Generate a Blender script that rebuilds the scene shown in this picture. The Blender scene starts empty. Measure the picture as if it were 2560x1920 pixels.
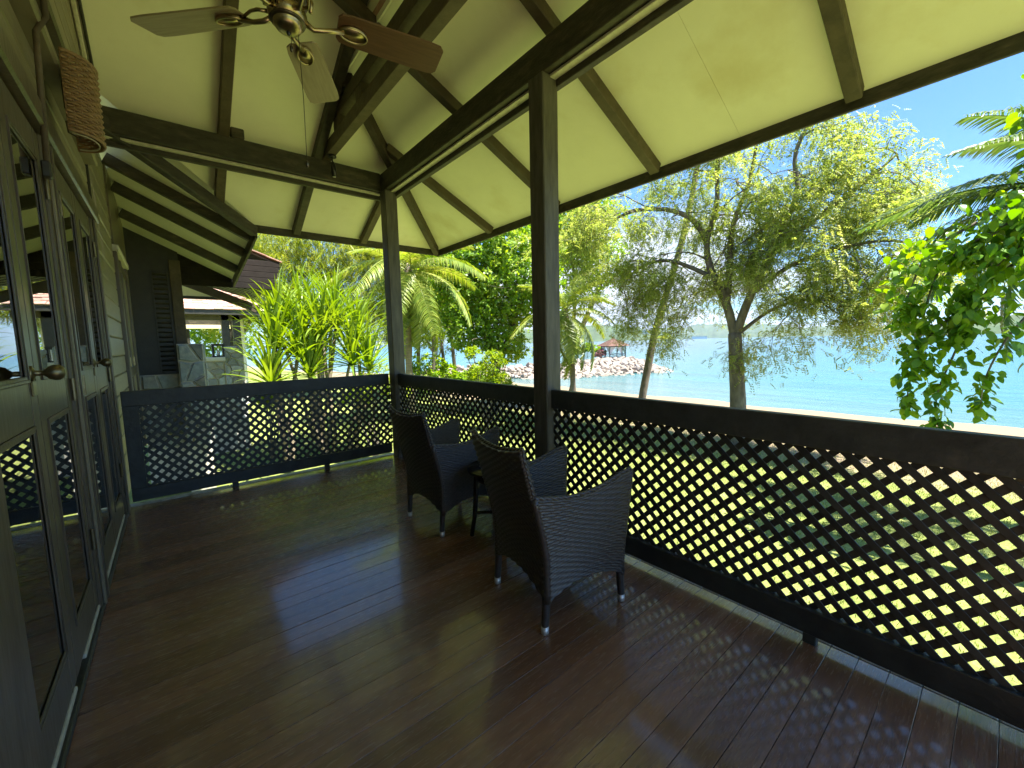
import bpy, bmesh, math, random
import numpy as np
from mathutils import Vector, Matrix, Quaternion

S = bpy.context.scene
COL = S.collection
rng = np.random.default_rng(7)
random.seed(7)
PI = math.pi
rad = math.radians

# ------------------------------------------------------------------ camera
cam_d = bpy.data.cameras.new('camera')
cam_d.sensor_width = 36.0
cam_d.lens = 1031.55 / 2560 * 36
cam_d.clip_start = 0.05
cam_d.clip_end = 30000
cam = bpy.data.objects.new('camera', cam_d)
COL.objects.link(cam)
YAW, PIT, ROL = 0.6873, 0.1011, 0.0231
fw = Vector((math.sin(YAW)*math.cos(PIT), math.cos(YAW)*math.cos(PIT), -math.sin(PIT)))
rt = Vector((math.cos(YAW), -math.sin(YAW), 0))
up = rt.cross(fw)
r2 = rt*math.cos(ROL) - up*math.sin(ROL)
u2 = rt*math.sin(ROL) + up*math.cos(ROL)
M = Matrix((r2, u2, -fw)).transposed().to_4x4()
M.translation = Vector((0, 0, 1.5))
cam.matrix_world = M
S.camera = cam

# ------------------------------------------------------------------ world, sun, exposure
SUN_EL, SUN_AZ = rad(66), rad(152)          # azimuth measured clockwise from +Y (seen from above)
W = bpy.data.worlds.new('World')
S.world = W
W.use_nodes = True
wn = W.node_tree.nodes; wl = W.node_tree.links
wn.clear()
w_out = wn.new('ShaderNodeOutputWorld')
w_bg = wn.new('ShaderNodeBackground')
w_bg.inputs['Strength'].default_value = 0.066
sky = wn.new('ShaderNodeTexSky')
sky.sky_type = 'NISHITA'
sky.sun_disc = False
sky.sun_elevation = SUN_EL
sky.sun_rotation = SUN_AZ
sky.altitude = 5
sky.air_density = 1.0
sky.dust_density = 0.4
sky.ozone_density = 2.5
tc = wn.new('ShaderNodeTexCoord')
sep = wn.new('ShaderNodeSeparateXYZ')
wl.new(tc.outputs['Generated'], sep.inputs[0])
# clouds: direction divided by height gives a flat cloud layer
mz = wn.new('ShaderNodeMath'); mz.operation = 'ADD'; mz.inputs[1].default_value = 0.16
wl.new(sep.outputs['Z'], mz.inputs[0])
mzm = wn.new('ShaderNodeMath'); mzm.operation = 'MAXIMUM'; mzm.inputs[1].default_value = 0.05
wl.new(mz.outputs[0], mzm.inputs[0])
dv = wn.new('ShaderNodeVectorMath'); dv.operation = 'DIVIDE'
cmb = wn.new('ShaderNodeCombineXYZ')
for i in range(3):
    wl.new(mzm.outputs[0], cmb.inputs[i])
wl.new(tc.outputs['Generated'], dv.inputs[0]); wl.new(cmb.outputs[0], dv.inputs[1])
cn = wn.new('ShaderNodeTexNoise')
cn.inputs['Scale'].default_value = 0.75
cn.inputs['Detail'].default_value = 7
cn.inputs['Roughness'].default_value = 0.56
wmp = wn.new('ShaderNodeMapping'); wmp.inputs['Location'].default_value = (5.3, 0.4, 0.0)
wl.new(dv.outputs[0], wmp.inputs[0]); wl.new(wmp.outputs[0], cn.inputs['Vector'])
# clouds bank up towards the horizon
hz = wn.new('ShaderNodeMapRange')
hz.inputs['From Min'].default_value = 0.0; hz.inputs['From Max'].default_value = 0.5
hz.inputs['To Min'].default_value = 0.04; hz.inputs['To Max'].default_value = -0.28
wl.new(sep.outputs['Z'], hz.inputs['Value'])
bk_ = wn.new('ShaderNodeVectorMath'); bk_.operation = 'DOT_PRODUCT'
bk_.inputs[1].default_value = (0.80, 0.56, 0.20)
wl.new(tc.outputs['Generated'], bk_.inputs[0])
bm_ = wn.new('ShaderNodeMapRange'); bm_.interpolation_type = 'SMOOTHSTEP'
bm_.inputs['From Min'].default_value = 0.87; bm_.inputs['From Max'].default_value = 0.99
bm_.inputs['To Min'].default_value = 0.0; bm_.inputs['To Max'].default_value = 0.20
wl.new(bk_.outputs['Value'], bm_.inputs['Value'])
hz2 = wn.new('ShaderNodeMath'); hz2.operation = 'ADD'
wl.new(hz.outputs[0], hz2.inputs[0]); wl.new(bm_.outputs[0], hz2.inputs[1])
ca = wn.new('ShaderNodeMath'); ca.operation = 'ADD'
wl.new(cn.outputs['Fac'], ca.inputs[0]); wl.new(hz2.outputs[0], ca.inputs[1])
cr = wn.new('ShaderNodeMapRange'); cr.interpolation_type = 'SMOOTHSTEP'
cr.inputs['From Min'].default_value = 0.47; cr.inputs['From Max'].default_value = 0.66
wl.new(ca.outputs[0], cr.inputs['Value'])
wm = wn.new('ShaderNodeMix'); wm.data_type = 'RGBA'
wl.new(cr.outputs[0], wm.inputs['Factor'])
w_tint = wn.new('ShaderNodeMix'); w_tint.data_type = 'RGBA'; w_tint.blend_type = 'MULTIPLY'
w_tint.inputs['Factor'].default_value = 1.0; w_tint.inputs[7].default_value = (0.50, 0.78, 1.04, 1)
wl.new(sky.outputs[0], w_tint.inputs[6]); wl.new(w_tint.outputs[2], wm.inputs[6])
wm.inputs[7].default_value = (4.6, 4.9, 5.5, 1)
wl.new(wm.outputs[2], w_bg.inputs['Color'])
wl.new(w_bg.outputs[0], w_out.inputs['Surface'])

sun_d = bpy.data.lights.new('sun', 'SUN')
sun_d.energy = 4.6
sun_d.angle = rad(0.5)
sun_d.color = (1.0, 0.95, 0.86)
sun = bpy.data.objects.new('sun', sun_d)
COL.objects.link(sun)
sdir = Vector((math.sin(SUN_AZ)*math.cos(SUN_EL), math.cos(SUN_AZ)*math.cos(SUN_EL), math.sin(SUN_EL)))
sun.rotation_euler = sdir.to_track_quat('Z', 'Y').to_euler()
sun.location = (5, -5, 30)

S.view_settings.view_transform = 'Standard'
S.view_settings.look = 'None'
S.view_settings.gamma = 1
S.view_settings.use_curve_mapping = False
S.view_settings.exposure = 2.1
S.render.engine = 'CYCLES'
S.cycles.use_denoising = True
try:
    S.cycles.denoiser = 'OPENIMAGEDENOISE'
    S.cycles.denoising_input_passes = 'RGB_ALBEDO_NORMAL'
except Exception:
    pass
S.cycles.max_bounces = 9
S.cycles.diffuse_bounces = 7
S.cycles.glossy_bounces = 4
S.cycles.transmission_bounces = 6
S.cycles.transparent_max_bounces = 12
S.cycles.sample_clamp_indirect = 6
S.cycles.caustics_reflective = False
S.cycles.caustics_refractive = False

# ------------------------------------------------------------------ materials
def lin(c):
    return tuple(c) + (1.0,)

def mat(name, col, rough=0.6, spec=0.5, var=0.0, nscale=8.0, stretch=None, bump=0.0, bscale=40.0,
        rnd=0.0, col2=None, n2scale=1.5, n2lo=0.45, n2hi=0.7, metallic=0.0, coat=0.0, world=False, coatr=0.15):
    """Procedural surface: base colour, noise variation, blotches of a second colour, per-object tone, bump."""
    m = bpy.data.materials.new(name)
    m.use_nodes = True
    nt = m.node_tree; n = nt.nodes; l = nt.links
    b = n['Principled BSDF']
    b.inputs['Roughness'].default_value = rough
    b.inputs['Specular IOR Level'].default_value = spec
    b.inputs['Metallic'].default_value = metallic
    b.inputs['Coat Weight'].default_value = coat
    b.inputs['Coat Roughness'].default_value = coatr
    t = n.new('ShaderNodeTexCoord')
    src = t.outputs['Object']
    if world:
        g = n.new('ShaderNodeNewGeometry'); src = g.outputs['Position']
    mp = n.new('ShaderNodeMapping')
    if stretch:
        mp.inputs['Scale'].default_value = stretch
    l.new(src, mp.inputs[0])
    if rnd:
        oi0 = n.new('ShaderNodeObjectInfo')
        ml = n.new('ShaderNodeMath'); ml.operation = 'MULTIPLY'; ml.inputs[1].default_value = 37.0
        l.new(oi0.outputs['Random'], ml.inputs[0])
        l.new(ml.outputs[0], mp.inputs['Location'])
    cur = None
    rgb = n.new('ShaderNodeRGB'); rgb.outputs[0].default_value = lin(col); cur = rgb.outputs[0]
    if col2 is not None:
        nz2 = n.new('ShaderNodeTexNoise'); nz2.inputs['Scale'].default_value = n2scale
        nz2.inputs['Detail'].default_value = 6; nz2.inputs['Roughness'].default_value = 0.6
        l.new(mp.outputs[0], nz2.inputs['Vector'])
        mr = n.new('ShaderNodeMapRange'); mr.inputs['From Min'].default_value = n2lo; mr.inputs['From Max'].default_value = n2hi
        l.new(nz2.outputs['Fac'], mr.inputs['Value'])
        mx = n.new('ShaderNodeMix'); mx.data_type = 'RGBA'
        l.new(mr.outputs[0], mx.inputs['Factor']); l.new(cur, mx.inputs[6]); mx.inputs[7].default_value = lin(col2)
        cur = mx.outputs[2]
    fac = None
    if var:
        nz = n.new('ShaderNodeTexNoise'); nz.inputs['Scale'].default_value = nscale
        nz.inputs['Detail'].default_value = 5; nz.inputs['Roughness'].default_value = 0.65
        l.new(mp.outputs[0], nz.inputs['Vector'])
        mr = n.new('ShaderNodeMapRange'); mr.inputs['From Min'].default_value = 0.25; mr.inputs['From Max'].default_value = 0.75
        mr.inputs['To Min'].default_value = 1-var; mr.inputs['To Max'].default_value = 1+var
        l.new(nz.outputs['Fac'], mr.inputs['Value']); fac = mr.outputs[0]
    if rnd:
        oi = n.new('ShaderNodeObjectInfo')
        mr = n.new('ShaderNodeMapRange'); mr.inputs['To Min'].default_value = 1-rnd; mr.inputs['To Max'].default_value = 1+rnd
        l.new(oi.outputs['Random'], mr.inputs['Value'])
        if fac is None:
            fac = mr.outputs[0]
        else:
            mm = n.new('ShaderNodeMath'); mm.operation = 'MULTIPLY'
            l.new(fac, mm.inputs[0]); l.new(mr.outputs[0], mm.inputs[1]); fac = mm.outputs[0]
    if fac is not None:
        vm = n.new('ShaderNodeVectorMath'); vm.operation = 'SCALE'
        l.new(cur, vm.inputs[0]); l.new(fac, vm.inputs['Scale']); cur = vm.outputs[0]
    l.new(cur, b.inputs['Base Color'])
    if bump:
        nb = n.new('ShaderNodeTexNoise'); nb.inputs['Scale'].default_value = bscale; nb.inputs['Detail'].default_value = 4
        l.new(mp.outputs[0], nb.inputs['Vector'])
        bp = n.new('ShaderNodeBump'); bp.inputs['Strength'].default_value = bump; bp.inputs['Distance'].default_value = 0.01
        l.new(nb.outputs['Fac'], bp.inputs['Height']); l.new(bp.outputs[0], b.inputs['Normal'])
        if rough > 0.15:
            mr = n.new('ShaderNodeMapRange'); mr.inputs['To Min'].default_value = rough*0.75; mr.inputs['To Max'].default_value = min(1, rough*1.25)
            l.new(nb.outputs['Fac'], mr.inputs['Value']); l.new(mr.outputs[0], b.inputs['Roughness'])
    return m

def leafmat(name, cols, trans=0.35, rough=0.45, spec=0.4, nscale=0.6):
    """Foliage: colour differs leaf by leaf and in larger clumps; part of the light passes through."""
    m = bpy.data.materials.new(name); m.use_nodes = True
    nt = m.node_tree; n = nt.nodes; l = nt.links
    b = n['Principled BSDF']; b.inputs['Roughness'].default_value = rough
    b.inputs['Specular IOR Level'].default_value = spec
    g = n.new('ShaderNodeNewGeometry')
    nz = n.new('ShaderNodeTexNoise'); nz.inputs['Scale'].default_value = nscale; nz.inputs['Detail'].default_value = 3
    l.new(g.outputs['Position'], nz.inputs['Vector'])
    ad = n.new('ShaderNodeMath'); ad.operation = 'MULTIPLY_ADD'; ad.inputs[1].default_value = 0.62; 
    l.new(g.outputs['Random Per Island'], ad.inputs[0])
    sb = n.new('ShaderNodeMapRange'); sb.inputs['From Min'].default_value = 0.3; sb.inputs['From Max'].default_value = 0.7
    sb.inputs['To Min'].default_value = 0; sb.inputs['To Max'].default_value = 0.38
    l.new(nz.outputs['Fac'], sb.inputs['Value']); l.new(sb.outputs[0], ad.inputs[2])
    r = n.new('ShaderNodeValToRGB')
    e = r.color_ramp.elements
    while len(e) < len(cols):
        e.new(0.5)
    for i, c in enumerate(cols):
        e[i].position = i/(len(cols)-1); e[i].color = lin(c)
    l.new(ad.outputs[0], r.inputs[0])
    l.new(r.outputs[0], b.inputs['Base Color'])
    tr = n.new('ShaderNodeBsdfTranslucent')
    hs = n.new('ShaderNodeHueSaturation'); hs.inputs['Saturation'].default_value = 1.15; hs.inputs['Value'].default_value = 1.5
    hs.inputs['Hue'].default_value = 0.485
    l.new(r.outputs[0], hs.inputs['Color']); l.new(hs.outputs[0], tr.inputs['Color'])
    mx = n.new('ShaderNodeMixShader'); mx.inputs[0].default_value = trans
    l.new(b.outputs[0], mx.inputs[1]); l.new(tr.outputs[0], mx.inputs[2])
    l.new(mx.outputs[0], n['Material Output'].inputs[0])
    return m

MT = {}
MT['floor'] = mat('floor_paint', (0.21, 0.108, 0.062), rough=0.26, spec=0.7, coat=0.9, coatr=0.10, var=0.3, nscale=5, stretch=(0.6, 6, 1), bump=0.22, bscale=26, rnd=0.22,
                  col2=(0.245, 0.155, 0.11), n2scale=1.2, n2lo=0.5, n2hi=0.75)
MT['dark'] = mat('dark_stained_timber', (0.036, 0.034, 0.026), rough=0.42, spec=0.45, var=0.3, nscale=9, stretch=(1, 1, 1), bump=0.2, bscale=30, rnd=0.15)
MT['beam'] = mat('beam_timber', (0.052, 0.047, 0.032), rough=0.55, spec=0.4, var=0.55, nscale=9, stretch=(.8, .8, 2.5), bump=0.4, bscale=30, rnd=0.2,
                 col2=(0.105, 0.085, 0.055), n2scale=5, n2lo=0.55, n2hi=0.72)
MT['rafter'] = mat('rafter_timber', (0.085, 0.066, 0.042), rough=0.6, spec=0.35, var=0.4, nscale=10, bump=0.3, bscale=30, rnd=0.25,
                   col2=(0.045, 0.034, 0.024), n2scale=5, n2lo=0.5, n2hi=0.7)
MT['post'] = mat('weathered_post', (0.095, 0.088, 0.068), rough=0.55, spec=0.4, var=0.5, nscale=8, stretch=(3, 3, 0.4), bump=0.25, bscale=24, rnd=0.1)
MT['rail'] = mat('railing_paint', (0.036, 0.040, 0.038), rough=0.42, spec=0.35, var=0.4, nscale=9, bump=0.3, bscale=34, rnd=0.25, col2=(0.075, 0.072, 0.060), n2scale=7, n2lo=0.62, n2hi=0.78)
MT['wall'] = mat('wall_paint', (0.21, 0.185, 0.125), rough=0.42, spec=0.45, var=0.25, nscale=5, stretch=(1, 0.4, 3), bump=0.15, bscale=30, rnd=0.12)
MT['door'] = mat('door_varnish', (0.105, 0.085, 0.060), rough=0.33, spec=0.5, var=0.35, nscale=8, stretch=(2, 2, 0.4), bump=0.15, bscale=25, rnd=0.1)
MT['ceil'] = mat('ceiling_board', (0.88, 0.855, 0.70), rough=0.75, spec=0.25, var=0.05, nscale=2.0, bump=0.06, bscale=14, world=True,
                 col2=(0.76, 0.70, 0.50), n2scale=1.1, n2lo=0.55, n2hi=0.74)
MT['trim'] = mat('pale_trim', (0.55, 0.52, 0.42), rough=0.5, var=0.25, nscale=14, bump=0.1)
MT['edge'] = mat('pale_edge_strip', (0.42, 0.42, 0.38), rough=0.5, var=0.3, nscale=20, bump=0.2, rnd=0.15, col2=(0.2, 0.19, 0.16), n2scale=9, n2lo=0.55, n2hi=0.7)  # paler pieces along the ends of the floor boards
MT['brass'] = mat('antique_brass', (0.42, 0.34, 0.18), rough=0.28, metallic=1.0, var=0.3, nscale=12)
MT['iron'] = mat('dark_bronze', (0.10, 0.085, 0.055), rough=0.35, metallic=0.8, var=0.3, nscale=12)
MT['knob'] = mat('tarnished_brass_knob', (0.20, 0.165, 0.09), rough=0.32, metallic=0.85, var=0.35, nscale=30)
MT['blade_pale'] = mat('blade_pale_wood', (0.34, 0.29, 0.19), rough=0.45, var=0.2, nscale=6, stretch=(1.0, 14, 1), bump=0.08)
MT['blade_red'] = mat('blade_brown_wood', (0.115, 0.062, 0.034), rough=0.38, var=0.3, nscale=6, stretch=(1.0, 14, 1), bump=0.08)
MT['steel'] = mat('brushed_steel_cap', (0.62, 0.62, 0.60), rough=0.35, metallic=0.6, var=0.1)
MT['wicker'] = mat('black_wicker', (0.050, 0.044, 0.039), rough=0.34, spec=0.6, var=0.4, nscale=40)
MT['table'] = mat('table_lacquer', (0.012, 0.011, 0.011), rough=0.22, spec=0.5, var=0.15)
MT['rattan'] = mat('rattan_brown', (0.27, 0.165, 0.085), rough=0.5, var=0.35, nscale=25, bump=0.2)
MT['black'] = mat('black_fitting', (0.012, 0.012, 0.012), rough=0.35)
MT['mortar'] = mat('pale_mortar', (0.58, 0.54, 0.46), rough=0.9, var=0.25, nscale=14, bump=0.5)
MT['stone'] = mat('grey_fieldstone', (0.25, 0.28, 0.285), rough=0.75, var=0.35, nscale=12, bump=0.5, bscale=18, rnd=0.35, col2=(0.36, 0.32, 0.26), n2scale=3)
MT['stone_skylit'] = mat('skylit_fieldstone', (0.40, 0.44, 0.46), rough=0.75, var=0.3, nscale=12, bump=0.5, bscale=18, rnd=0.35, col2=(0.46, 0.42, 0.36), n2scale=3)  # the same fieldstone, with the skylight on this wall put into its colour
MT['shade'] = mat('shaded_dark_board', (0.022, 0.018, 0.015), rough=0.9, spec=0.2, var=0.3)  # dark boards, blackened by the shade under the tiles in their colour
MT['tile'] = mat('terracotta_tile', (0.42, 0.23, 0.17), rough=0.8, var=0.3, nscale=9, bump=0.2, rnd=0.22, col2=(0.48, 0.36, 0.30), n2scale=5)
MT['boulder'] = mat('pale_boulder', (0.29, 0.24, 0.19), rough=0.85, var=0.3, nscale=1.6, bump=0.5, bscale=4, rnd=0.22, col2=(0.22, 0.20, 0.18), n2scale=0.8)
MT['gaz_roof'] = mat('gazebo_shingle', (0.17, 0.09, 0.065), rough=0.8, var=0.3, nscale=5, rnd=0.12)
MT['curtain'] = mat('white_curtain', (0.72, 0.70, 0.66), rough=0.9, var=0.08)
MT['bark'] = mat('grey_bark', (0.135, 0.115, 0.085), rough=0.9, var=0.5, nscale=9, stretch=(1, 1, 0.35), bump=0.8, bscale=14, col2=(0.25, 0.22, 0.17), n2scale=3, n2lo=0.55, n2hi=0.7)
MT['palmbark'] = mat('palm_bark', (0.23, 0.185, 0.125), rough=0.9, var=0.4, nscale=6, stretch=(0.3, 0.3, 4), bump=0.7, bscale=12)
MT['sheet_green'] = mat('green_reflection_sheet', (0.34, 0.42, 0.30), rough=0.9, var=0.1)  # for the sheets added behind the door panes
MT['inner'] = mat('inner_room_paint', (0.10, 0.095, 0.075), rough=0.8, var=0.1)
MT['cream'] = mat('cream_gable', (0.80, 0.72, 0.42), rough=0.8, var=0.06)
MT['white'] = mat('white_paint', (0.78, 0.78, 0.76), rough=0.6, var=0.08)

L_TAM = leafmat('tamarind_leaves', [(0.12, 0.19, 0.045), (0.22, 0.30, 0.065), (0.33, 0.385, 0.10), (0.43, 0.43, 0.17)], trans=0.50)
L_BROAD = leafmat('broad_leaves', [(0.08, 0.17, 0.03), (0.17, 0.31, 0.04), (0.28, 0.41, 0.05), (0.42, 0.50, 0.10)], trans=0.50, rough=0.38, nscale=0.5)
L_ALMOND = leafmat('almond_leaves', [(0.045, 0.125, 0.02), (0.10, 0.235, 0.02), (0.20, 0.345, 0.03), (0.33, 0.44, 0.05)], trans=0.45, rough=0.33, nscale=0.8)
L_PALM = leafmat('palm_leaves', [(0.09, 0.16, 0.03), (0.19, 0.27, 0.04), (0.30, 0.35, 0.07), (0.40, 0.38, 0.11)], trans=0.38, rough=0.38)
L_PALMD = leafmat('palm_leaves_green', [(0.04, 0.085, 0.022), (0.07, 0.135, 0.03), (0.12, 0.18, 0.045), (0.17, 0.21, 0.07)], trans=0.38, rough=0.35)
L_PAND = leafmat('pandanus_leaves', [(0.06, 0.14, 0.025), (0.13, 0.24, 0.03), (0.22, 0.32, 0.045), (0.34, 0.38, 0.09)], trans=0.40, rough=0.3, nscale=1.2)
L_CASU = leafmat('feathery_leaves', [(0.12, 0.17, 0.03), (0.22, 0.29, 0.04), (0.32, 0.37, 0.06), (0.40, 0.41, 0.10)], trans=0.42)
L_SHRUB = leafmat('yellow_shrub_leaves', [(0.11, 0.21, 0.02), (0.21, 0.34, 0.03), (0.34, 0.43, 0.05), (0.46, 0.48, 0.09)], trans=0.40)
L_GRASS = leafmat('grass_blades', [(0.11, 0.17, 0.035), (0.19, 0.25, 0.05), (0.27, 0.30, 0.08), (0.34, 0.33, 0.13)], trans=0.3)
L_PINK = leafmat('pink_blossoms', [(0.10, 0.14, 0.05), (0.20, 0.15, 0.10), (0.30, 0.10, 0.14), (0.12, 0.2, 0.05)], trans=0.2)

def glass_mat():
    m = bpy.data.materials.new('window_glass'); m.use_nodes = True
    nt = m.node_tree; n = nt.nodes; l = nt.links
    n.remove(n['Principled BSDF'])
    t = n.new('ShaderNodeBsdfTransparent'); t.inputs[0].default_value = (0.80, 0.86, 0.80, 1)
    g = n.new('ShaderNodeBsdfGlossy'); g.inputs['Roughness'].default_value = 0.012
    fr = n.new('ShaderNodeFresnel'); fr.inputs[0].default_value = 1.52
    ad = n.new('ShaderNodeMath'); ad.operation = 'MULTIPLY'; ad.inputs[1].default_value = 1.7; ad.use_clamp = True
    l.new(fr.outputs[0], ad.inputs[0])
    nz = n.new('ShaderNodeTexNoise'); nz.inputs['Scale'].default_value = 1.4
    tcn = n.new('ShaderNodeTexCoord'); l.new(tcn.outputs['Object'], nz.inputs['Vector'])
    bp = n.new('ShaderNodeBump'); bp.inputs['Strength'].default_value = 0.03; bp.inputs['Distance'].default_value = 0.02
    l.new(nz.outputs['Fac'], bp.inputs['Height']); l.new(bp.outputs[0], g.inputs['Normal'])
    mx = n.new('ShaderNodeMixShader')
    l.new(ad.outputs[0], mx.inputs[0]); l.new(t.outputs[0], mx.inputs[1]); l.new(g.outputs[0], mx.inputs[2])
    l.new(mx.outputs[0], n['Material Output'].inputs[0])
    return m
MT['glass'] = glass_mat()

def water_mat():
    m = bpy.data.materials.new('sea_water'); m.use_nodes = True
    nt = m.node_tree; n = nt.nodes; l = nt.links
    b = n['Principled BSDF']; b.inputs['Roughness'].default_value = 0.16
    b.inputs['IOR'].default_value = 1.33
    g = n.new('ShaderNodeNewGeometry')
    sp = n.new('ShaderNodeSeparateXYZ'); l.new(g.outputs['Position'], sp.inputs[0])
    # shallows over the sand grow deeper away from the beach
    nz = n.new('ShaderNodeTexNoise'); nz.inputs['Scale'].default_value = 0.035; nz.inputs['Detail'].default_value = 4
    l.new(g.outputs['Position'], nz.inputs['Vector'])
    ma = n.new('ShaderNodeMath'); ma.operation = 'MULTIPLY_ADD'; ma.inputs[1].default_value = 26.0
    l.new(nz.outputs['Fac'], ma.inputs[0]); l.new(sp.outputs['X'], ma.inputs[2])
    r = n.new('ShaderNodeValToRGB')
    mr = n.new('ShaderNodeMapRange'); mr.inputs['From Min'].default_value = 40; mr.inputs['From Max'].default_value = 260
    l.new(ma.outputs[0], mr.inputs['Value']); l.new(mr.outputs[0], r.inputs[0])
    e = r.color_ramp.elements
    e[0].position = 0; e[0].color = (0.17, 0.20, 0.145, 1)
    e[1].position = 1; e[1].color = (0.013, 0.092, 0.128, 1)
    for p_, c_ in ((0.04, (0.095, 0.18, 0.165, 1)), (0.12, (0.044, 0.16, 0.162, 1)), (0.4, (0.022, 0.128, 0.15, 1))):
        x = e.new(p_); x.color = c_
    l.new(r.outputs[0], b.inputs['Base Color'])
    ns = n.new('ShaderNodeTexNoise'); ns.inputs['Scale'].default_value = 0.5; ns.inputs['Detail'].default_value = 6
    ms = n.new('ShaderNodeMapping'); ms.inputs['Scale'].default_value = (1.0, 0.10, 1)
    l.new(g.outputs['Position'], ms.inputs[0]); l.new(ms.outputs[0], ns.inputs['Vector'])
    mrs = n.new('ShaderNodeMapRange'); mrs.inputs['From Min'].default_value = 0.3; mrs.inputs['From Max'].default_value = 0.7
    mrs.inputs['To Min'].default_value = 0.66; mrs.inputs['To Max'].default_value = 1.02
    l.new(ns.outputs['Fac'], mrs.inputs['Value'])
    vs_ = n.new('ShaderNodeVectorMath'); vs_.operation = 'SCALE'
    l.new(r.outputs[0], vs_.inputs[0]); l.new(mrs.outputs[0], vs_.inputs['Scale']); l.new(vs_.outputs[0], b.inputs['Base Color'])
    mp = n.new('ShaderNodeMapping'); mp.inputs['Scale'].default_value = (1.0, 0.35, 1)
    l.new(g.outputs['Position'], mp.inputs[0])
    nb = n.new('ShaderNodeTexNoise'); nb.inputs['Scale'].default_value = 1.6; nb.inputs['Detail'].default_value = 5
    l.new(mp.outputs[0], nb.inputs['Vector'])
    bp = n.new('ShaderNodeBump'); bp.inputs['Strength'].default_value = 0.8; bp.inputs['Distance'].default_value = 0.2
    l.new(nb.outputs['Fac'], bp.inputs['Height']); l.new(bp.outputs[0], b.inputs['Normal'])
    return m
MT['sea'] = water_mat()

def ground_mat():
    m = bpy.data.materials.new('lawn_and_sand'); m.use_nodes = True
    nt = m.node_tree; n = nt.nodes; l = nt.links
    b = n['Principled BSDF']; b.inputs['Roughness'].default_value = 0.95; b.inputs['Specular IOR Level'].default_value = 0.15
    g = n.new('ShaderNodeNewGeometry')
    sp = n.new('ShaderNodeSeparateXYZ'); l.new(g.outputs['Position'], sp.inputs[0])
    nz = n.new('ShaderNodeTexNoise'); nz.inputs['Scale'].default_value = 0.9; nz.inputs['Detail'].default_value = 8; nz.inputs['Roughness'].default_value = 0.7
    l.new(g.outputs['Position'], nz.inputs['Vector'])
    gr = n.new('ShaderNodeValToRGB'); l.new(nz.outputs['Fac'], gr.inputs[0])
    e = gr.color_ramp.elements
    e[0].position = 0.3; e[0].color = (0.145, 0.195, 0.045, 1)
    e[1].position = 0.72; e[1].color = (0.31, 0.315, 0.125, 1)
    x = e.new(0.5); x.color = (0.23, 0.272, 0.07, 1)
    nf = n.new('ShaderNodeTexNoise'); nf.inputs['Scale'].default_value = 26; nf.inputs['Detail'].default_value = 5
    l.new(g.outputs['Position'], nf.inputs['Vector'])
    mf = n.new('ShaderNodeMapRange'); mf.inputs['From Min'].default_value = 0.3; mf.inputs['From Max'].default_value = 0.7
    mf.inputs['To Min'].default_value = 0.6; mf.inputs['To Max'].default_value = 1.25
    l.new(nf.outputs['Fac'], mf.inputs['Value'])
    sc = n.new('ShaderNodeVectorMath'); sc.operation = 'SCALE'
    l.new(gr.outputs[0], sc.inputs[0]); l.new(mf.outputs[0], sc.inputs['Scale'])
    sd = n.new('ShaderNodeRGB'); sd.outputs[0].default_value = (0.265, 0.205, 0.13, 1)
    sd2 = n.new('ShaderNodeVectorMath'); sd2.operation = 'SCALE'
    mf2 = n.new('ShaderNodeMapRange'); mf2.inputs['To Min'].default_value = 0.82; mf2.inputs['To Max'].default_value = 1.12
    l.new(nf.outputs['Fac'], mf2.inputs['Value'])
    l.new(sd.outputs[0], sd2.inputs[0]); l.new(mf2.outputs[0], sd2.inputs['Scale'])
    # sand begins where the ground drops to the beach, with a ragged edge
    ma = n.new('ShaderNodeMath'); ma.operation = 'MULTIPLY_ADD'; ma.inputs[1].default_value = 5.0
    l.new(nz.outputs['Fac'], ma.inputs[0]); l.new(sp.outputs['X'], ma.inputs[2])
    mr = n.new('ShaderNodeMapRange'); mr.inputs['From Min'].default_value = 13.4; mr.inputs['From Max'].default_value = 15.6
    l.new(ma.outputs[0], mr.inputs['Value'])
    mx = n.new('ShaderNodeMix'); mx.data_type = 'RGBA'
    l.new(mr.outputs[0], mx.inputs['Factor']); l.new(sc.outputs[0], mx.inputs[6]); l.new(sd2.outputs[0], mx.inputs[7])
    l.new(mx.outputs[2], b.inputs['Base Color'])
    bp = n.new('ShaderNodeBump'); bp.inputs['Strength'].default_value = 0.6; bp.inputs['Distance'].default_value = 0.04
    l.new(nf.outputs['Fac'], bp.inputs['Height']); l.new(bp.outputs[0], b.inputs['Normal'])
    return m
MT['ground'] = ground_mat()

# ------------------------------------------------------------------ object helpers
def setp(o, label=None, cat=None, group=None, kind=None):
    if label: o['label'] = label
    if cat: o['category'] = cat
    if group: o['group'] = group
    if kind: o['kind'] = kind
    return o

def thing(name, loc=(0, 0, 0), rz=0, label=None, cat=None, group=None, kind=None):
    o = bpy.data.objects.new(name, None)
    o.empty_display_size = 0.2
    COL.objects.link(o)
    o.location = loc; o.rotation_euler = (0, 0, rz)
    return setp(o, label, cat, group, kind)

def link(name, me, m, parent=None, loc=None, rot=None, scale=None):
    o = bpy.data.objects.new(name, me)
    COL.objects.link(o)
    if m is not None and not me.materials:
        me.materials.append(m)
    if parent is not None:
        o.parent = parent
    if loc is not None: o.location = loc
    if rot is not None: o.rotation_euler = rot
    if scale is not None: o.scale = scale
    return o

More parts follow.
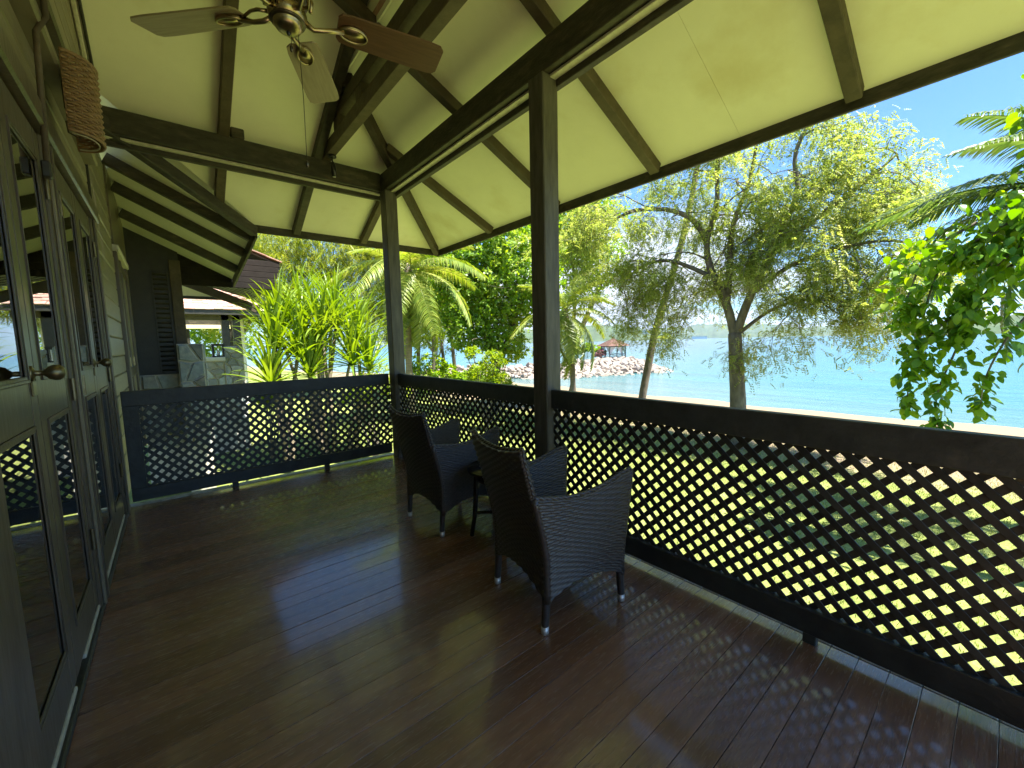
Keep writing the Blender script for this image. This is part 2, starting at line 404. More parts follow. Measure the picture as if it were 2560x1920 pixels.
class MB:
    """Collects shapes, then links them as ONE mesh object."""
    def __init__(s):
        s.v = []; s.f = []
    def add(s, vs, fs):
        k = len(s.v)
        s.v.extend([tuple(map(float, q)) for q in vs]); s.f.extend([[i+k for i in f] for f in fs])
        return s
    def box(s, x0, x1, y0, y1, z0, z1, bev=0.0):
        if bev <= 0:
            vs = [(x0,y0,z0),(x1,y0,z0),(x1,y1,z0),(x0,y1,z0),(x0,y0,z1),(x1,y0,z1),(x1,y1,z1),(x0,y1,z1)]
            fs = [(3,2,1,0),(4,5,6,7),(0,1,5,4),(1,2,6,5),(2,3,7,6),(3,0,4,7)]
            return s.add(vs, fs)
        bm = bmesh.new()
        bmesh.ops.create_cube(bm, size=1)
        bmesh.ops.scale(bm, vec=(x1-x0, y1-y0, z1-z0), verts=bm.verts)
        bmesh.ops.translate(bm, vec=((x0+x1)/2, (y0+y1)/2, (z0+z1)/2), verts=bm.verts)
        bmesh.ops.bevel(bm, geom=list(bm.edges), offset=bev, segments=1, affect='EDGES')
        bm.verts.index_update()
        s.add([v.co[:] for v in bm.verts], [[v.index for v in f.verts] for f in bm.faces])
        bm.free()
        return s
    def beam(s, p0, p1, w, h, upv=(0, 0, 1), off=(0, 0), bev=0.006):
        """Bar from p0 to p1; w across, h along up; off shifts the section (across, up)."""
        p0 = Vector(p0); p1 = Vector(p1); d = (p1-p0); L = d.length; d.normalize()
        u = Vector(upv); a = d.cross(u).normalized(); u = a.cross(d).normalized()
        b = min(bev, w*0.3, h*0.3)
        prof = [(-w/2+b, -h/2), (w/2-b, -h/2), (w/2, -h/2+b), (w/2, h/2-b), (w/2-b, h/2), (-w/2+b, h/2), (-w/2, h/2-b), (-w/2, -h/2+b)]
        vs = []
        for q in (p0, p1):
            for x, y in prof:
                vs.append(q + a*(x+off[0]) + u*(y+off[1]))
        n = 8
        fs = [[i, (i+1) % n, n+(i+1) % n, n+i] for i in range(n)]
        fs.append(list(range(n))[::-1]); fs.append([n+i for i in range(n)])
        return s.add(vs, fs)
    def tube(s, pts, radii, n=8, cap=True):
        pts = [Vector(q) for q in pts]
        if not hasattr(radii, '__len__'): radii = [radii]*len(pts)
        t0 = (pts[1]-pts[0]).normalized()
        ref = Vector((0, 0, 1)) if abs(t0.z) < 0.9 else Vector((1, 0, 0))
        a = t0.cross(ref).normalized()
        vs = []
        for i, q in enumerate(pts):
            t = (pts[min(i+1, len(pts)-1)] - pts[max(i-1, 0)])
            t = t.normalized() if t.length > 1e-9 else t0
            a = (a - t*a.dot(t)); a = a.normalized() if a.length > 1e-6 else t.orthogonal().normalized()
            b = t.cross(a)
            for k in range(n):
                an = 2*PI*k/n
                vs.append(q + (a*math.cos(an) + b*math.sin(an))*radii[i])
        fs = []
        for i in range(len(pts)-1):
            for k in range(n):
                fs.append([i*n+k, i*n+(k+1) % n, (i+1)*n+(k+1) % n, (i+1)*n+k])
        if cap:
            fs.append(list(range(n))[::-1]); fs.append([(len(pts)-1)*n+k for k in range(n)])
        return s.add(vs, fs)
    def lathe(s, prof, c=(0, 0, 0), n=24):
        """prof: (radius, z) from bottom to top."""
        vs = []; fs = []
        for r_, z in prof:
            for k in range(n):
                an = 2*PI*k/n
                vs.append((c[0]+r_*math.cos(an), c[1]+r_*math.sin(an), c[2]+z))
        for i in range(len(prof)-1):
            for k in range(n):
                fs.append([i*n+k, i*n+(k+1) % n, (i+1)*n+(k+1) % n, (i+1)*n+k])
        fs.append(list(range(n))[::-1]); fs.append([(len(prof)-1)*n+k for k in range(n)])
        return s.add(vs, fs)
    def prism(s, poly, f0, f1):
        """poly: 2D points; f0/f1 map (u,v) to the two faces' 3D points."""
        n = len(poly)
        vs = [f0(*q) for q in poly] + [f1(*q) for q in poly]
        fs = [list(range(n))[::-1], [n+i for i in range(n)]] + [[i, (i+1) % n, n+(i+1) % n, n+i] for i in range(n)]
        return s.add(vs, fs)
    def mesh(s, name, m=None, smooth=False):
        me = bpy.data.meshes.new(name)
        me.from_pydata(s.v, [], s.f)
        me.validate(verbose=False)
        bm = bmesh.new(); bm.from_mesh(me); bmesh.ops.recalc_face_normals(bm, faces=bm.faces); bm.to_mesh(me); bm.free()
        if m is not None: me.materials.append(m)
        if smooth:
            me.polygons.foreach_set('use_smooth', [True]*len(me.polygons))
        me.update()
        return me
    def build(s, name, m, parent=None, smooth=False):
        return link(name, s.mesh(name, m, smooth), m, parent)

def npmesh(name, V, F4, m, smooth=False):
    """Fast mesh from numpy arrays of vertices and quads (or triangles)."""
    V = np.asarray(V, dtype=np.float32); F = np.asarray(F4, dtype=np.int32)
    k = F.shape[1]
    me = bpy.data.meshes.new(name)
    me.vertices.add(len(V)); me.vertices.foreach_set('co', V.ravel())
    me.loops.add(F.size); me.loops.foreach_set('vertex_index', F.ravel())
    me.polygons.add(len(F)); me.polygons.foreach_set('loop_start', np.arange(len(F), dtype=np.int32)*k)
    try:
        me.polygons.foreach_set('loop_total', np.full(len(F), k, dtype=np.int32))
    except Exception:
        pass
    if smooth:
        me.polygons.foreach_set('use_smooth', np.ones(len(F), dtype=bool))
    me.update(calc_edges=True)
    if m is not None: me.materials.append(m)
    return me

def norm(a):
    return a/np.maximum(np.linalg.norm(a, axis=-1, keepdims=True), 1e-9)

def leaves(P, T, N, L, Wd, fold=0.15):
    """Leaf-shaped quad pairs: base, two sides, tip. P base, T direction, N normal. Returns V, F."""
    n = len(P)
    T = norm(T); B = norm(np.cross(T, N)); Nn = np.cross(B, T)
    L = np.broadcast_to(np.asarray(L, float).reshape(-1, 1), (n, 1)); Wd = np.broadcast_to(np.asarray(Wd, float).reshape(-1, 1), (n, 1))
    base = P
    mid = P + T*L*0.5 - Nn*L*0.04
    tip = P + T*L - Nn*L*fold
    V = np.stack([base, mid + B*Wd/2 + Nn*Wd*0.12, tip, mid - B*Wd/2 + Nn*Wd*0.12], 1).reshape(-1, 3)
    i = np.arange(n)[:, None]*4
    F = i + np.array([[0, 1, 2, 3]])
    return V, F

def clip(poly, a, b, c):
    """Keep the side a*x + b*y <= c of a convex polygon."""
    out = []
    for i in range(len(poly)):
        p, q = poly[i], poly[(i+1) % len(poly)]
        dp = a*p[0]+b*p[1]-c; dq = a*q[0]+b*q[1]-c
        if dp <= 0: out.append(p)
        if (dp < 0 < dq) or (dq < 0 < dp):
            t = dp/(dp-dq); out.append((p[0]+(q[0]-p[0])*t, p[1]+(q[1]-p[1])*t))
    return out

def voronoi(w, h, sites):
    cells = []
    for i, a in enumerate(sites):
        poly = [(0, 0), (w, 0), (w, h), (0, h)]
        for j, b in enumerate(sites):
            if i == j or not poly: continue
            nx, ny = b[0]-a[0], b[1]-a[1]
            c = (b[0]**2+b[1]**2-a[0]**2-a[1]**2)/2
            poly = clip(poly, nx, ny, c)
        cells.append(poly)
    return cells

def shrink(poly, d):
    cx = sum(q[0] for q in poly)/len(poly); cy = sum(q[1] for q in poly)/len(poly)
    n = len(poly)
    area = sum(poly[i][0]*poly[(i+1) % n][1]-poly[(i+1) % n][0]*poly[i][1] for i in range(n))
    sg = 1 if area > 0 else -1
    out = poly
    for i in range(n):
        p, q = poly[i], poly[(i+1) % n]
        ex, ey = q[0]-p[0], q[1]-p[1]; l = math.hypot(ex, ey)
        if l < 1e-6: continue
        nx, ny = sg*ey/l, -sg*ex/l
        out = clip(out, nx, ny, nx*p[0]+ny*p[1]-d)
        if len(out) < 3: return []
    return out

# ================================================================== SETTING: ground, sea, hills
def gz(x, y):
    """Height of the land."""
    z = -1.0 - 0.085*np.clip(x-5, 0, 12)
    z = z - 0.104*np.clip(x-17, 0, 60)
    # the bay cuts in beyond the far beach
    far = np.clip((y-62)/14, 0, 1)
    z = z - far*np.clip((x-6)/20, 0, 1)*3.0
    return z + 0.05*np.sin(x*0.9+y*0.4) + 0.04*np.sin(y*0.7-x*0.31)
gx = np.concatenate([np.linspace(-60, 0, 16), np.linspace(1, 48, 95), np.linspace(50, 80, 10)])
gy = np.concatenate([np.linspace(-60, -4, 20), np.linspace(-3, 50, 90), np.linspace(52, 140, 36)])
GX, GY = np.meshgrid(gx, gy, indexing='ij')
GZ = gz(GX, GY)
V = np.stack([GX, GY, GZ], -1).reshape(-1, 3)
ni, nj = GX.shape
ii, jj = np.meshgrid(np.arange(ni-1), np.arange(nj-1), indexing='ij')
F = np.stack([ii*nj+jj, (ii+1)*nj+jj, (ii+1)*nj+jj+1, ii*nj+jj+1], -1).reshape(-1, 4)
setp(link('lawn_and_beach', npmesh('lawn_and_beach', V, F, MT['ground'], True), None), kind='structure')

sea_y = np.array([[-9000, -9000, -4.0], [12000, -9000, -4.0], [12000, 12000, -4.0], [-9000, 12000, -4.0]])
setp(link('sea', npmesh('sea', sea_y, [[0, 1, 2, 3]], MT['sea']), None), kind='structure')

hill_m = mat('forest_hill', (0.055, 0.085, 0.030), rough=1.0, spec=0.1, var=0.45, nscale=0.02, world=True, bump=0.0, col2=(0.09, 0.11, 0.045), n2scale=0.006)
def hill(name, az0, az1, dist, depth, prof, seed):
    r_ = np.random.default_rng(seed)
    na, nd = 150, 14
    az = np.radians(np.linspace(az0, az1, na)); u = np.linspace(0, 1, na)
    top = np.interp(u, [q[0] for q in prof], [q[1] for q in prof])*dist
    wob = sum(np.sin(u*k+r_.uniform(0, 6))*a for k, a in ((23, .04), (51, .03), (97, .025), (170, .018)))
    top = top*(1+wob)
    V = []
    for j in range(nd):
        t = j/(nd-1)
        s = math.sin(t*PI)**0.8
        d = dist + depth*(t-0.5)
        jit = r_.normal(0, 0.025, na)*s
        V.append(np.stack([np.sin(az)*d, np.cos(az)*d, -4.5 + (top+5.5)*np.clip(s*(1+jit), 0, 2)], -1))
    V = np.stack(V, 1).reshape(-1, 3)
    ii, jj = np.meshgrid(np.arange(na-1), np.arange(nd-1), indexing='ij')
    F = np.stack([ii*nd+jj, (ii+1)*nd+jj, (ii+1)*nd+jj+1, ii*nd+jj+1], -1).reshape(-1, 4)
    setp(link(name, npmesh(name, V, F, hill_m, False), None), kind='structure')
hill('hills', 40, 61, 2600, 900, [(0, .03), (.3, .034), (.55, .034), (.66, .036), (.78, .024), (.9, .017), (1, .0)], 1)
hill('hills', 56, 76, 5200, 1200, [(0, .0), (.15, .026), (.3, .022), (.4, .032), (.5, .027), (.65, .029), (.85, .02), (1, .0)], 2)
hill('hills', 66, 86, 3800, 900, [(0, 0), (.2, .012), (.5, .017), (.8, .014), (1, .0)], 3)
hill('hills', 82.5, 120, 1500, 500, [(0, 0), (.06, .008), (.14, .016), (.2, .025), (.3, .036), (.5, .04), (1, .03)], 4)

# ================================================================== THE BUNGALOW
WX = -0.45                      # face of the house wall
BX, BY = 2.28, 5.30             # inner lines of the right and the far railing
EX, EY, EN = 3.78, 6.58, -1.40  # eave lines; the unseen near one is pulled in to admit light
SL, ZB = 0.48, 3.04             # roof slope, underside of rafters at the eave
bung = thing('bungalow', (WX, 2, 0), 0, 'dark timber holiday bungalow whose roofed veranda the picture is taken from', 'bungalow')
PB = Matrix.Translation((-WX, -2, 0))
def bpart(mb, name, m, smooth=False, parent=None, src=None):
    """A part of the bungalow: meshes are written in world coordinates, then moved under its Empty."""
    o = mb.build(name, m, parent if parent else bung, smooth)
    if parent is None:
        o.location = (-WX, -2, 0)
    return o

# --- floor
deck = thing('floor', (0, 0, 0), 0, kind='structure')
pw = 0.1055
y = -2.4
plank_me = MB().box(-0.50, 2.345, 0.0012, pw-0.0012, -0.03, 0.0, 0.0006).mesh('floor_plank', MT['floor'])
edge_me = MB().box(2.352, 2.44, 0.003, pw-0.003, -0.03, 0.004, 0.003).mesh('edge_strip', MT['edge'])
k = 0
yb = 0.051 - 24*pw
while yb < BY+0.02:
    o = link('floor_plank', plank_me, None, deck, (0, yb, random.uniform(-0.0012, 0.0012)), (random.uniform(-.004, .004), 0, 0))
    if yb > -2.2:
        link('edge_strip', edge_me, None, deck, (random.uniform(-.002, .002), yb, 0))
    yb += pw
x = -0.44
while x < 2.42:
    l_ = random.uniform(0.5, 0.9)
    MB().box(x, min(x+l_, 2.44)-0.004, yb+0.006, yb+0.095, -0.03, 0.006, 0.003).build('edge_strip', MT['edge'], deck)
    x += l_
MB().box(-0.5, 2.435, -2.6, yb, -0.20, -0.034).build('subfloor', MT['dark'], deck)
for xx in (-0.4, 0.9, 2.2):
    for yy in (-2.2, 0.2, 2.7, 5.2):
        MB().box(xx-.08, xx+.08, yy-.08, yy+.08, -1.2, -0.2).build('stilt', MT['dark'], deck)

# --- railings
def slats(parent, axis, fixed, u0, u1, z0, z1, pitch=0.0915, wdt=0.0315, th=0.007):
    """Diagonal lattice slats, two layers, each slat its own part."""
    for layer, sg in ((0, 1), (1, -1)):
        off = fixed + (0.004 if layer else -0.004) + random.uniform(-.0004, .0004)
        H = z1-z0
        c = u0-H if sg > 0 else u0
        n = int((u1-u0+H)/pitch)+1
        for i in range(n):
            s = ((u0-H + (i+0.5)*pitch) if sg > 0 else (u0 + (i+0.5)*pitch)) + random.uniform(-.0025, .0025)
            # line: u = s + (z-z0)  (sg>0)   or  u = s - (z-z0)
            zs, ze = z0, z1
            if sg > 0:
                if s < u0: zs = z0+(u0-s)
                if s+H > u1: ze = z0+(u1-s)
            else:
                if s > u1: zs = z0+(s-u1)
                if s-H < u0: ze = z0+(s-u0)
            if ze-zs < 0.03: continue
            ua, ub = s+sg*(zs-z0), s+sg*(ze-z0)
            if axis == 'x':
                p0, p1 = (ua, off, zs), (ub, off, ze); upv = (0, 1, 0)
            else:
                p0, p1 = (off, ua, zs), (off, ub, ze); upv = (1, 0, 0)
            MB().beam(p0, p1, wdt*random.uniform(.93, 1.06), th, upv, bev=0.0015).build('lattice_slat', MT['rail'], parent)

RZ0, RZ1 = 0.05, 1.12
far_rail = thing('lattice_railing', (0, 0, 0), 0, 'dark diamond lattice railing across the far end of the veranda, meeting the house wall', 'railing')
MB().box(-0.40, BX-0.06, BY, BY+0.055, RZ1-0.145, RZ1, 0.004).build('top_rail', MT['rail'], far_rail)
MB().box(-0.40, BX-0.06, BY, BY+0.055, RZ0, RZ0+0.125, 0.004).build('bottom_rail', MT['rail'], far_rail)
MB().box(-0.40, -0.285, BY+.002, BY+0.053, RZ0+0.125, RZ1-0.145, 0.003).build('end_stile', MT['rail'], far_rail)
slats(far_rail, 'x', BY+0.030, -0.30, BX-0.04, RZ0+0.11, RZ1-0.13)
for xx in (0.40, 1.35):
    MB().box(xx, xx+0.055, BY+.004, BY+0.05, 0.0, RZ0, 0.003).build('foot_block', MT['rail'], far_rail)
right_rail = thing('lattice_railing', (0, 0, 0), 0, 'long dark diamond lattice railing along the seaward side, beside the wicker chairs', 'railing')
MB().box(BX, BX+0.055, -2.2, BY-0.02, RZ1-0.145, RZ1, 0.004).build('top_rail', MT['rail'], right_rail)
MB().box(BX, BX+0.055, -2.2, BY-0.02, RZ0, RZ0+0.125, 0.004).build('bottom_rail', MT['rail'], right_rail)
slats(right_rail, 'y', BX+0.030, -1.4, BY-0.05, RZ0+0.11, RZ1-0.13)
for yy in (-1.2, 0.52, 2.0, 3.75):
    MB().box(BX+.004, BX+0.05, yy, yy+0.055, 0.0, RZ0, 0.003).build('foot_block', MT['rail'], right_rail)

# --- posts
for (x0, x1, y0, y1) in ((2.235, 2.395, 5.15, 5.315), (2.235, 2.395, 2.295, 2.455), (2.235, 2.395, -1.20, -1.04), ):
    bpart(MB().box(x0, x1, y0, y1, -1.2, 3.452, 0.008), 'post', MT['post'])

# --- beams
bpart(MB().box(-0.42, 2.24, BY-0.02, BY+0.09, 3.455, 3.675, 0.006), 'beam', MT['beam'])
bpart(MB().box(-0.42, 2.30, BY+0.10, BY+0.15, 3.385, 3.50, 0.005), 'beam', MT['beam'])
bpart(MB().box(-0.42, 2.26, BY+0.035, BY+0.095, 3.430, 3.450, 0.003), 'blind_track', MT['trim'])
bpart(MB().box(2.25, 2.36, -1.15, 5.40, 3.455, 3.675, 0.006), 'beam', MT['beam'])
bpart(MB().box(2.375, 2.43, -1.15, 5.45, 3.385, 3.51, 0.005), 'beam', MT['beam'])
bpart(MB().box(2.31, 2.372, -1.15, 5.40, 3.430, 3.450, 0.003), 'blind_track', MT['trim'])
# twin tie beam over the middle of the veranda, lower and upper member with spacers
TX = 1.60
bpart(MB().box(TX-.05, TX+.05, -0.9, 5.42, 3.678, 3.808, 0.006), 'tie_beam', MT['rafter'])
bpart(MB().box(TX-.05, TX+.05, -0.9, 4.86, 3.925, 4.055, 0.006), 'tie_beam', MT['rafter'])
for yy in (4.78, 4.1, 3.35, 2.4, 1.2):
    bpart(MB().box(TX-.045, TX+.045, yy-.11, yy+.05, 3.81, 3.923, 0.004), 'spacer_block', MT['rafter'])
bpart(MB().box(.66, .78, BY-0.03, BY+.08, 3.677, 3.79, 0.01), 'rafter_cleat', MT['beam'])

# --- rafters: bottom plane is ZB + SL*d, d metres in from the eave
def far_z(y): return ZB + SL*(EY-y)
def right_z(x): return ZB + SL*(EX-x)
RH, RW = 0.125, 0.092
def rafter(p0, p1, w=RW, h=RH, m='rafter', drop=0.0):
    return bpart(MB().beam(p0, p1, w, h, off=(0, h/2-drop)), 'rafter', MT[m])
for xx, ytop in ((0.60, 2.1), (1.50, 2.1), (2.44, 5.26)):
    yb_ = EY-0.06
    if xx < 1.0: yb_ = EY-(1-xx)-0.02
    rafter((xx, yb_, far_z(yb_)), (xx, ytop, far_z(ytop)), m='rafter' if xx != 1.50 else 'beam')
for yy in (4.95, 3.62, 2.30, 0.80, -0.62):
    xt = max(yy-2.8, 1.6) if yy > 3 else max(-0.3, EX-(yy-EN)+0.05)
    if yy > 3: xt = yy-2.8+0.02
    rafter((EX-0.07, yy, right_z(EX-0.07)), (xt, yy, right_z(xt)))
# hip from the eave corner up to the centre rafter
rafter((EX-0.09, EY-0.09, ZB+SL*.09), (1.56, 4.36, ZB+SL*2.22), w=0.085, h=0.17, drop=0.05)
rafter((EX-0.09, EN+0.09, ZB+SL*.09), (1.2, -0.04, ZB+SL*2.58), w=0.085, h=0.17, drop=0.05)
# valley beam, where the veranda roof meets the main roof
rafter((0.98, EY-0.02, 2.99), (-0.42, 5.18, 3.49), w=0.09, h=0.13, m='beam', drop=0.0)
# rafters of the main roof beyond the veranda
def main_z(x, y=6.87): return 2.96 + 0.5*(1.0-x) - 0.115*(y-6.87)
for yy in (6.87, 7.62, 8.55):
    rafter((0.96, yy, main_z(.96, yy)), (-0.44, yy, main_z(-.44, yy)), w=0.085, h=0.15, m='beam', drop=0.0)

# --- ceiling boards, one per bay
CZ = 0.105
def ceil_piece(poly, zf, name='ceiling_panel', m='ceil', dz=0.0, th=0.018):
    if len(poly) < 3: return
    bpart(MB().prism(poly, lambda x, y: (x, y, zf(x, y)+CZ+dz), lambda x, y: (x, y, zf(x, y)+CZ+dz+th)), name, MT[m])
fz = lambda x, y: far_z(y)
rz_ = lambda x, y: right_z(x)
mz_ = lambda x, y: main_z(x, y)+.03
nz_ = lambda x, y: ZB + SL*(y-EN)
big = [(-0.40, EN), (EX, EN), (EX, EY), (-0.40, EY)]
YR = (EY+EN)/2
far_poly = clip(big, 0, -1, -YR)
# beyond the valley (Y > EY-(1-X)) the main roof takes over
far_poly = clip(far_poly, -1, 1, EY-1.0)
xs = [-0.40, 0.60, 1.556, 2.44, EX]
for a_, b_ in zip(xs[:-1], xs[1:]):
    pc = clip(clip(far_poly, -1, 0, -a_-0.0012), 1, 0, b_-0.0012)
    if a_ > 1.5: pc = clip(pc, 1, -1, EX-EY)
    ceil_piece(pc, fz)
right_poly = clip(clip(clip(big, -1, 1, EY-EX), -1, -1, -(EX+EN)), -1, 0, -1.556)
ys = [EN, -0.62, 0.80, 1.55, 2.30, 3.62, 4.95, EY]
for a_, b_ in zip(ys[:-1], ys[1:]):
    ceil_piece(clip(clip(right_poly, 0, -1, -a_-0.0012), 0, 1, b_-0.0012), rz_)
near_poly = clip(big, 0, 1, YR)
ceil_piece(clip(near_poly, 1, 0, 1.55), nz_)
ceil_piece(clip(clip(near_poly, -1, 0, -1.56), 1, 1, EX+EN), nz_)
zt = right_z(1.556)+CZ
bpart(MB().prism([(4.35, zt), (YR, far_z(YR)+CZ), (EY+EN-4.35, zt)], lambda y, z: (1.557, y, z-.02), lambda y, z: (1.66, y, z+.03)), 'cheek_panel', MT['ceil'])
main_poly = clip([(-0.50, 5.0), (1.0, 5.0), (1.0, 9.46), (-0.50, 9.46)], 1, -1, 1.0-EY)
yy_ = [5.0, 6.87, 7.62, 8.55, 9.46]
for a_, b_ in zip(yy_[:-1], yy_[1:]):
    ceil_piece(clip(clip(main_poly, 0, -1, -a_-0.0012), 0, 1, b_-0.0012), mz_)
# roof covering above the boards
cov = MB()
for poly, zf in ((clip(far_poly, 1, 0, 1.64), fz), (clip(clip(far_poly, -1, 0, -1.56), 1, -1, EX-EY), fz), (right_poly, rz_), (clip(near_poly, 1, 0, 1.64), nz_), (clip(clip(near_poly, -1, 0, -1.56), 1, 1, EX+EN), nz_), (main_poly, mz_)):
    cov.prism(poly, lambda x, y: (x, y, zf(x, y)+CZ+0.03), lambda x, y: (x, y, zf(x, y)+CZ+0.10))
cov.prism([(-6, -3), (-0.39, -3), (-0.39, 9.4), (-6, 9.4)], lambda x, y: (x, y, 5.35), lambda x, y: (x, y, 5.45))
bpart(cov, 'roof_covering', MT['tile'])
# eave boards: a dark fascia with a gutter lip outside it
bpart(MB().box(EX, EX+.03, EN, EY+0.03, 3.045, 3.24, 0.004), 'fascia', MT['beam'])
bpart(MB().box(1.02, EX-.001, EY, EY+.03, 3.045, 3.24, 0.004), 'fascia', MT['beam'])
bpart(MB().box(EX+.032, EX+.060, EN, EY+0.06, 3.075, 3.24, 0.004), 'gutter_board', MT['rail'])
bpart(MB().box(EX+.062, EX+.085, EN, EY+0.06, 3.11, 3.26, 0.004), 'gutter_board', MT['beam'])
bpart(MB().beam((1.015, EY+.032, 3.07), (1.015, 9.40, 2.745), .03, .19), 'fascia', MT['beam'])

# --- the house wall: doors, frames, boards
def slab(y0, y1, z0, z1, x0=-0.50, x1=-0.45, name='wall_board', m='wall', bev=0.004):
    return bpart(MB().box(x0, x1, y0, y1, z0, z1, bev), name, MT[m])
# frames
slab(3.24, 3.57, 0.0, 2.62, -0.50, -0.425, 'door_post', 'door', .01)
slab(4.97, 5.24, 0.0, 2.62, -0.50, -0.425, 'door_post', 'door', .01)
slab(1.45, 1.84, 0.0, 2.62, -0.50, -0.405, 'door_post', 'door', .01)
for (a_, b_, m_) in ((3.30, 3.325, 'wall'), (3.40, 3.44, 'door'), (5.05, 5.085, 'door'), (5.13, 5.16, 'wall')):
    slab(a_, b_, 0.02, 2.62, -0.425, -0.410, 'door_stop', m_, .004)
slab(1.45, 5.24, 2.625, 2.75, -0.50, -0.395, 'door_head', 'door', .012)
slab(1.45, 5.24, 2.755, 2.80, -0.50, -0.415, 'head_trim', 'wall', .01)
for a_, b_ in ((2.805, 2.96), (2.965, 3.115)):
    slab(-2.6, 5.24, a_, b_, -0.50, -0.44, 'wall_board', 'wall', .01)
slab(-2.6, 5.24, 3.12, 3.19, -0.50, -0.36, 'frieze_trim', 'wall', .012)
slab(-2.6, 5.24, 3.195, 3.36, -0.50, -0.40, 'frieze_board', 'wall', .008)
slab(-2.6, 5.24, 3.365, 3.42, -0.50, -0.35, 'frieze_trim', 'door', .012)
z = 3.425
while z < 5.3:
    yt = min(5.24, EY-(z-ZB-0.13)/SL)
    if yt < 2.1: break
    slab(2*YR-yt, yt, z, z+0.16, -0.50, -0.365, 'wall_board', 'wall', .008)
    z += 0.165
# pale batten where the wall meets the ceiling
bpart(MB().beam((-0.345, 5.24, far_z(5.24)+CZ-.035), (-0.345, 2.1, far_z(2.1)+CZ-.035), 0.03, 0.035), 'ceiling_batten', MT['trim'])
bpart(MB().beam((-0.31, 5.24, far_z(5.24)+CZ-.02), (-0.31, 2.1, far_z(2.1)+CZ-.02), 0.02, 0.03), 'ceiling_batten', MT['dark'])
# wall behind the camera
for i in range(16):
    slab(-2.6, 1.445, 0.02+i*0.172, 0.185+i*0.172, -0.50, -0.445, 'wall_board', 'wall', .006)
# threshold and floor strips
slab(-2.6, 5.3, 0.004, 0.035, -0.50, -0.418, 'threshold', 'dark', .006)
for a_, b_ in ((1.86, 2.50), (2.74, 3.26), (3.60, 4.94)):
    slab(a_, b_, 0.037, 0.060, -0.46, -0.432, 'door_sweep', 'trim', .004)
# doors
def door(y0, y1, knob_at, hinge_at, ajar=0):
    d = thing('door', (-WX*0, 0, 0))
    d.parent = bung; d.location = (-WX, -2, 0)
    d.name = 'door'
    XF, XB, XG = -0.437, -0.485, -0.4445
    def p(mb, nm, m): return mb.build(nm, MT[m], d)
    st = 0.105
    for a_, b_ in ((y0+.003, y0+st), (y1-st, y1-.003)):
        p(MB().box(XB, XF, a_, b_, 0.065, 2.61, 0.004), 'stile', 'door')
    for z0, z1 in ((0.066, 0.25), (1.215, 1.385), (2.46, 2.609)):
        p(MB().box(XB+.001, XF-.001, y0+st, y1-st, z0, z1, 0.003), 'cross_rail', 'door')
    for z0, z1 in ((0.25, 1.215), (1.385, 2.46)):
        a_, b_ = y0+st, y1-st
        p(MB().box(XG-.002, XG+.002, a_, b_, z0, z1), 'pane', 'glass')
        mb = MB()
        for w_, xx0, xx1 in ((0.026, XG+.003, XF+.003), (0.013, XF+.003, XF+.006)):
            mb.box(xx0, xx1, a_, a_+w_, z0, z1, .002); mb.box(xx0, xx1, b_-w_, b_, z0, z1, .002)
            mb.box(xx0, xx1, a_+w_, b_-w_, z0, z0+w_, .002); mb.box(xx0, xx1, a_+w_, b_-w_, z1-w_, z1, .002)
        p(mb, 'moulding', 'door')
    if knob_at:
        mb = MB()
        prof = [(0.030, 0), (0.031, 0.006), (0.022, 0.010), (0.011, 0.014), (0.010, 0.035), (0.016, 0.042), (0.027, 0.052), (0.032, 0.066), (0.031, 0.080), (0.022, 0.092), (0.008, 0.097)]
        n = 20; vs = []; fs = []
        for r_, h in prof:
            for q in range(n):
                vs.append((XF+h, knob_at+r_*math.cos(2*PI*q/n), 1.42+r_*math.sin(2*PI*q/n)))
        for i in range(len(prof)-1):
            for q in range(n):
                fs.append([i*n+q, i*n+(q+1) % n, (i+1)*n+(q+1) % n, (i+1)*n+q])
        fs.append([(len(prof)-1)*n+q for q in range(n)])
        mb.add(vs, fs)
        o = p(mb, 'door_knob', 'knob'); o.data.polygons.foreach_set('use_smooth', [True]*len(o.data.polygons))
        p(MB().box(XF, XF+.008, knob_at-.028, knob_at+.028, 1.33, 1.39, .002), 'lock_plate', 'knob')
    for z_ in (0.45, 1.3, 2.35):
        p(MB().tube([(XF+.012, hinge_at, z_-.06), (XF+.012, hinge_at, z_+.06)], 0.009, 8), 'hinge', 'knob')
    return d
door(1.84, 2.54, 2.475, 1.845)
door(2.54, 3.24, None, 3.235)
door(3.57, 4.27, 4.205, 3.575)
door(4.27, 4.97, None, 4.965)
# conduit up the post between the doors
bpart(MB().tube([(-0.405, 3.17, 2.45), (-0.385, 3.17, 3.08), (-0.345, 3.17, 3.16), (-0.335, 3.17, 4.5)], 0.013, 8), 'conduit', MT['rafter'], True)
bpart(MB().box(-0.425, -0.39, 3.145, 3.195, 2.38, 2.46, .006), 'conduit_box', MT['dark'])
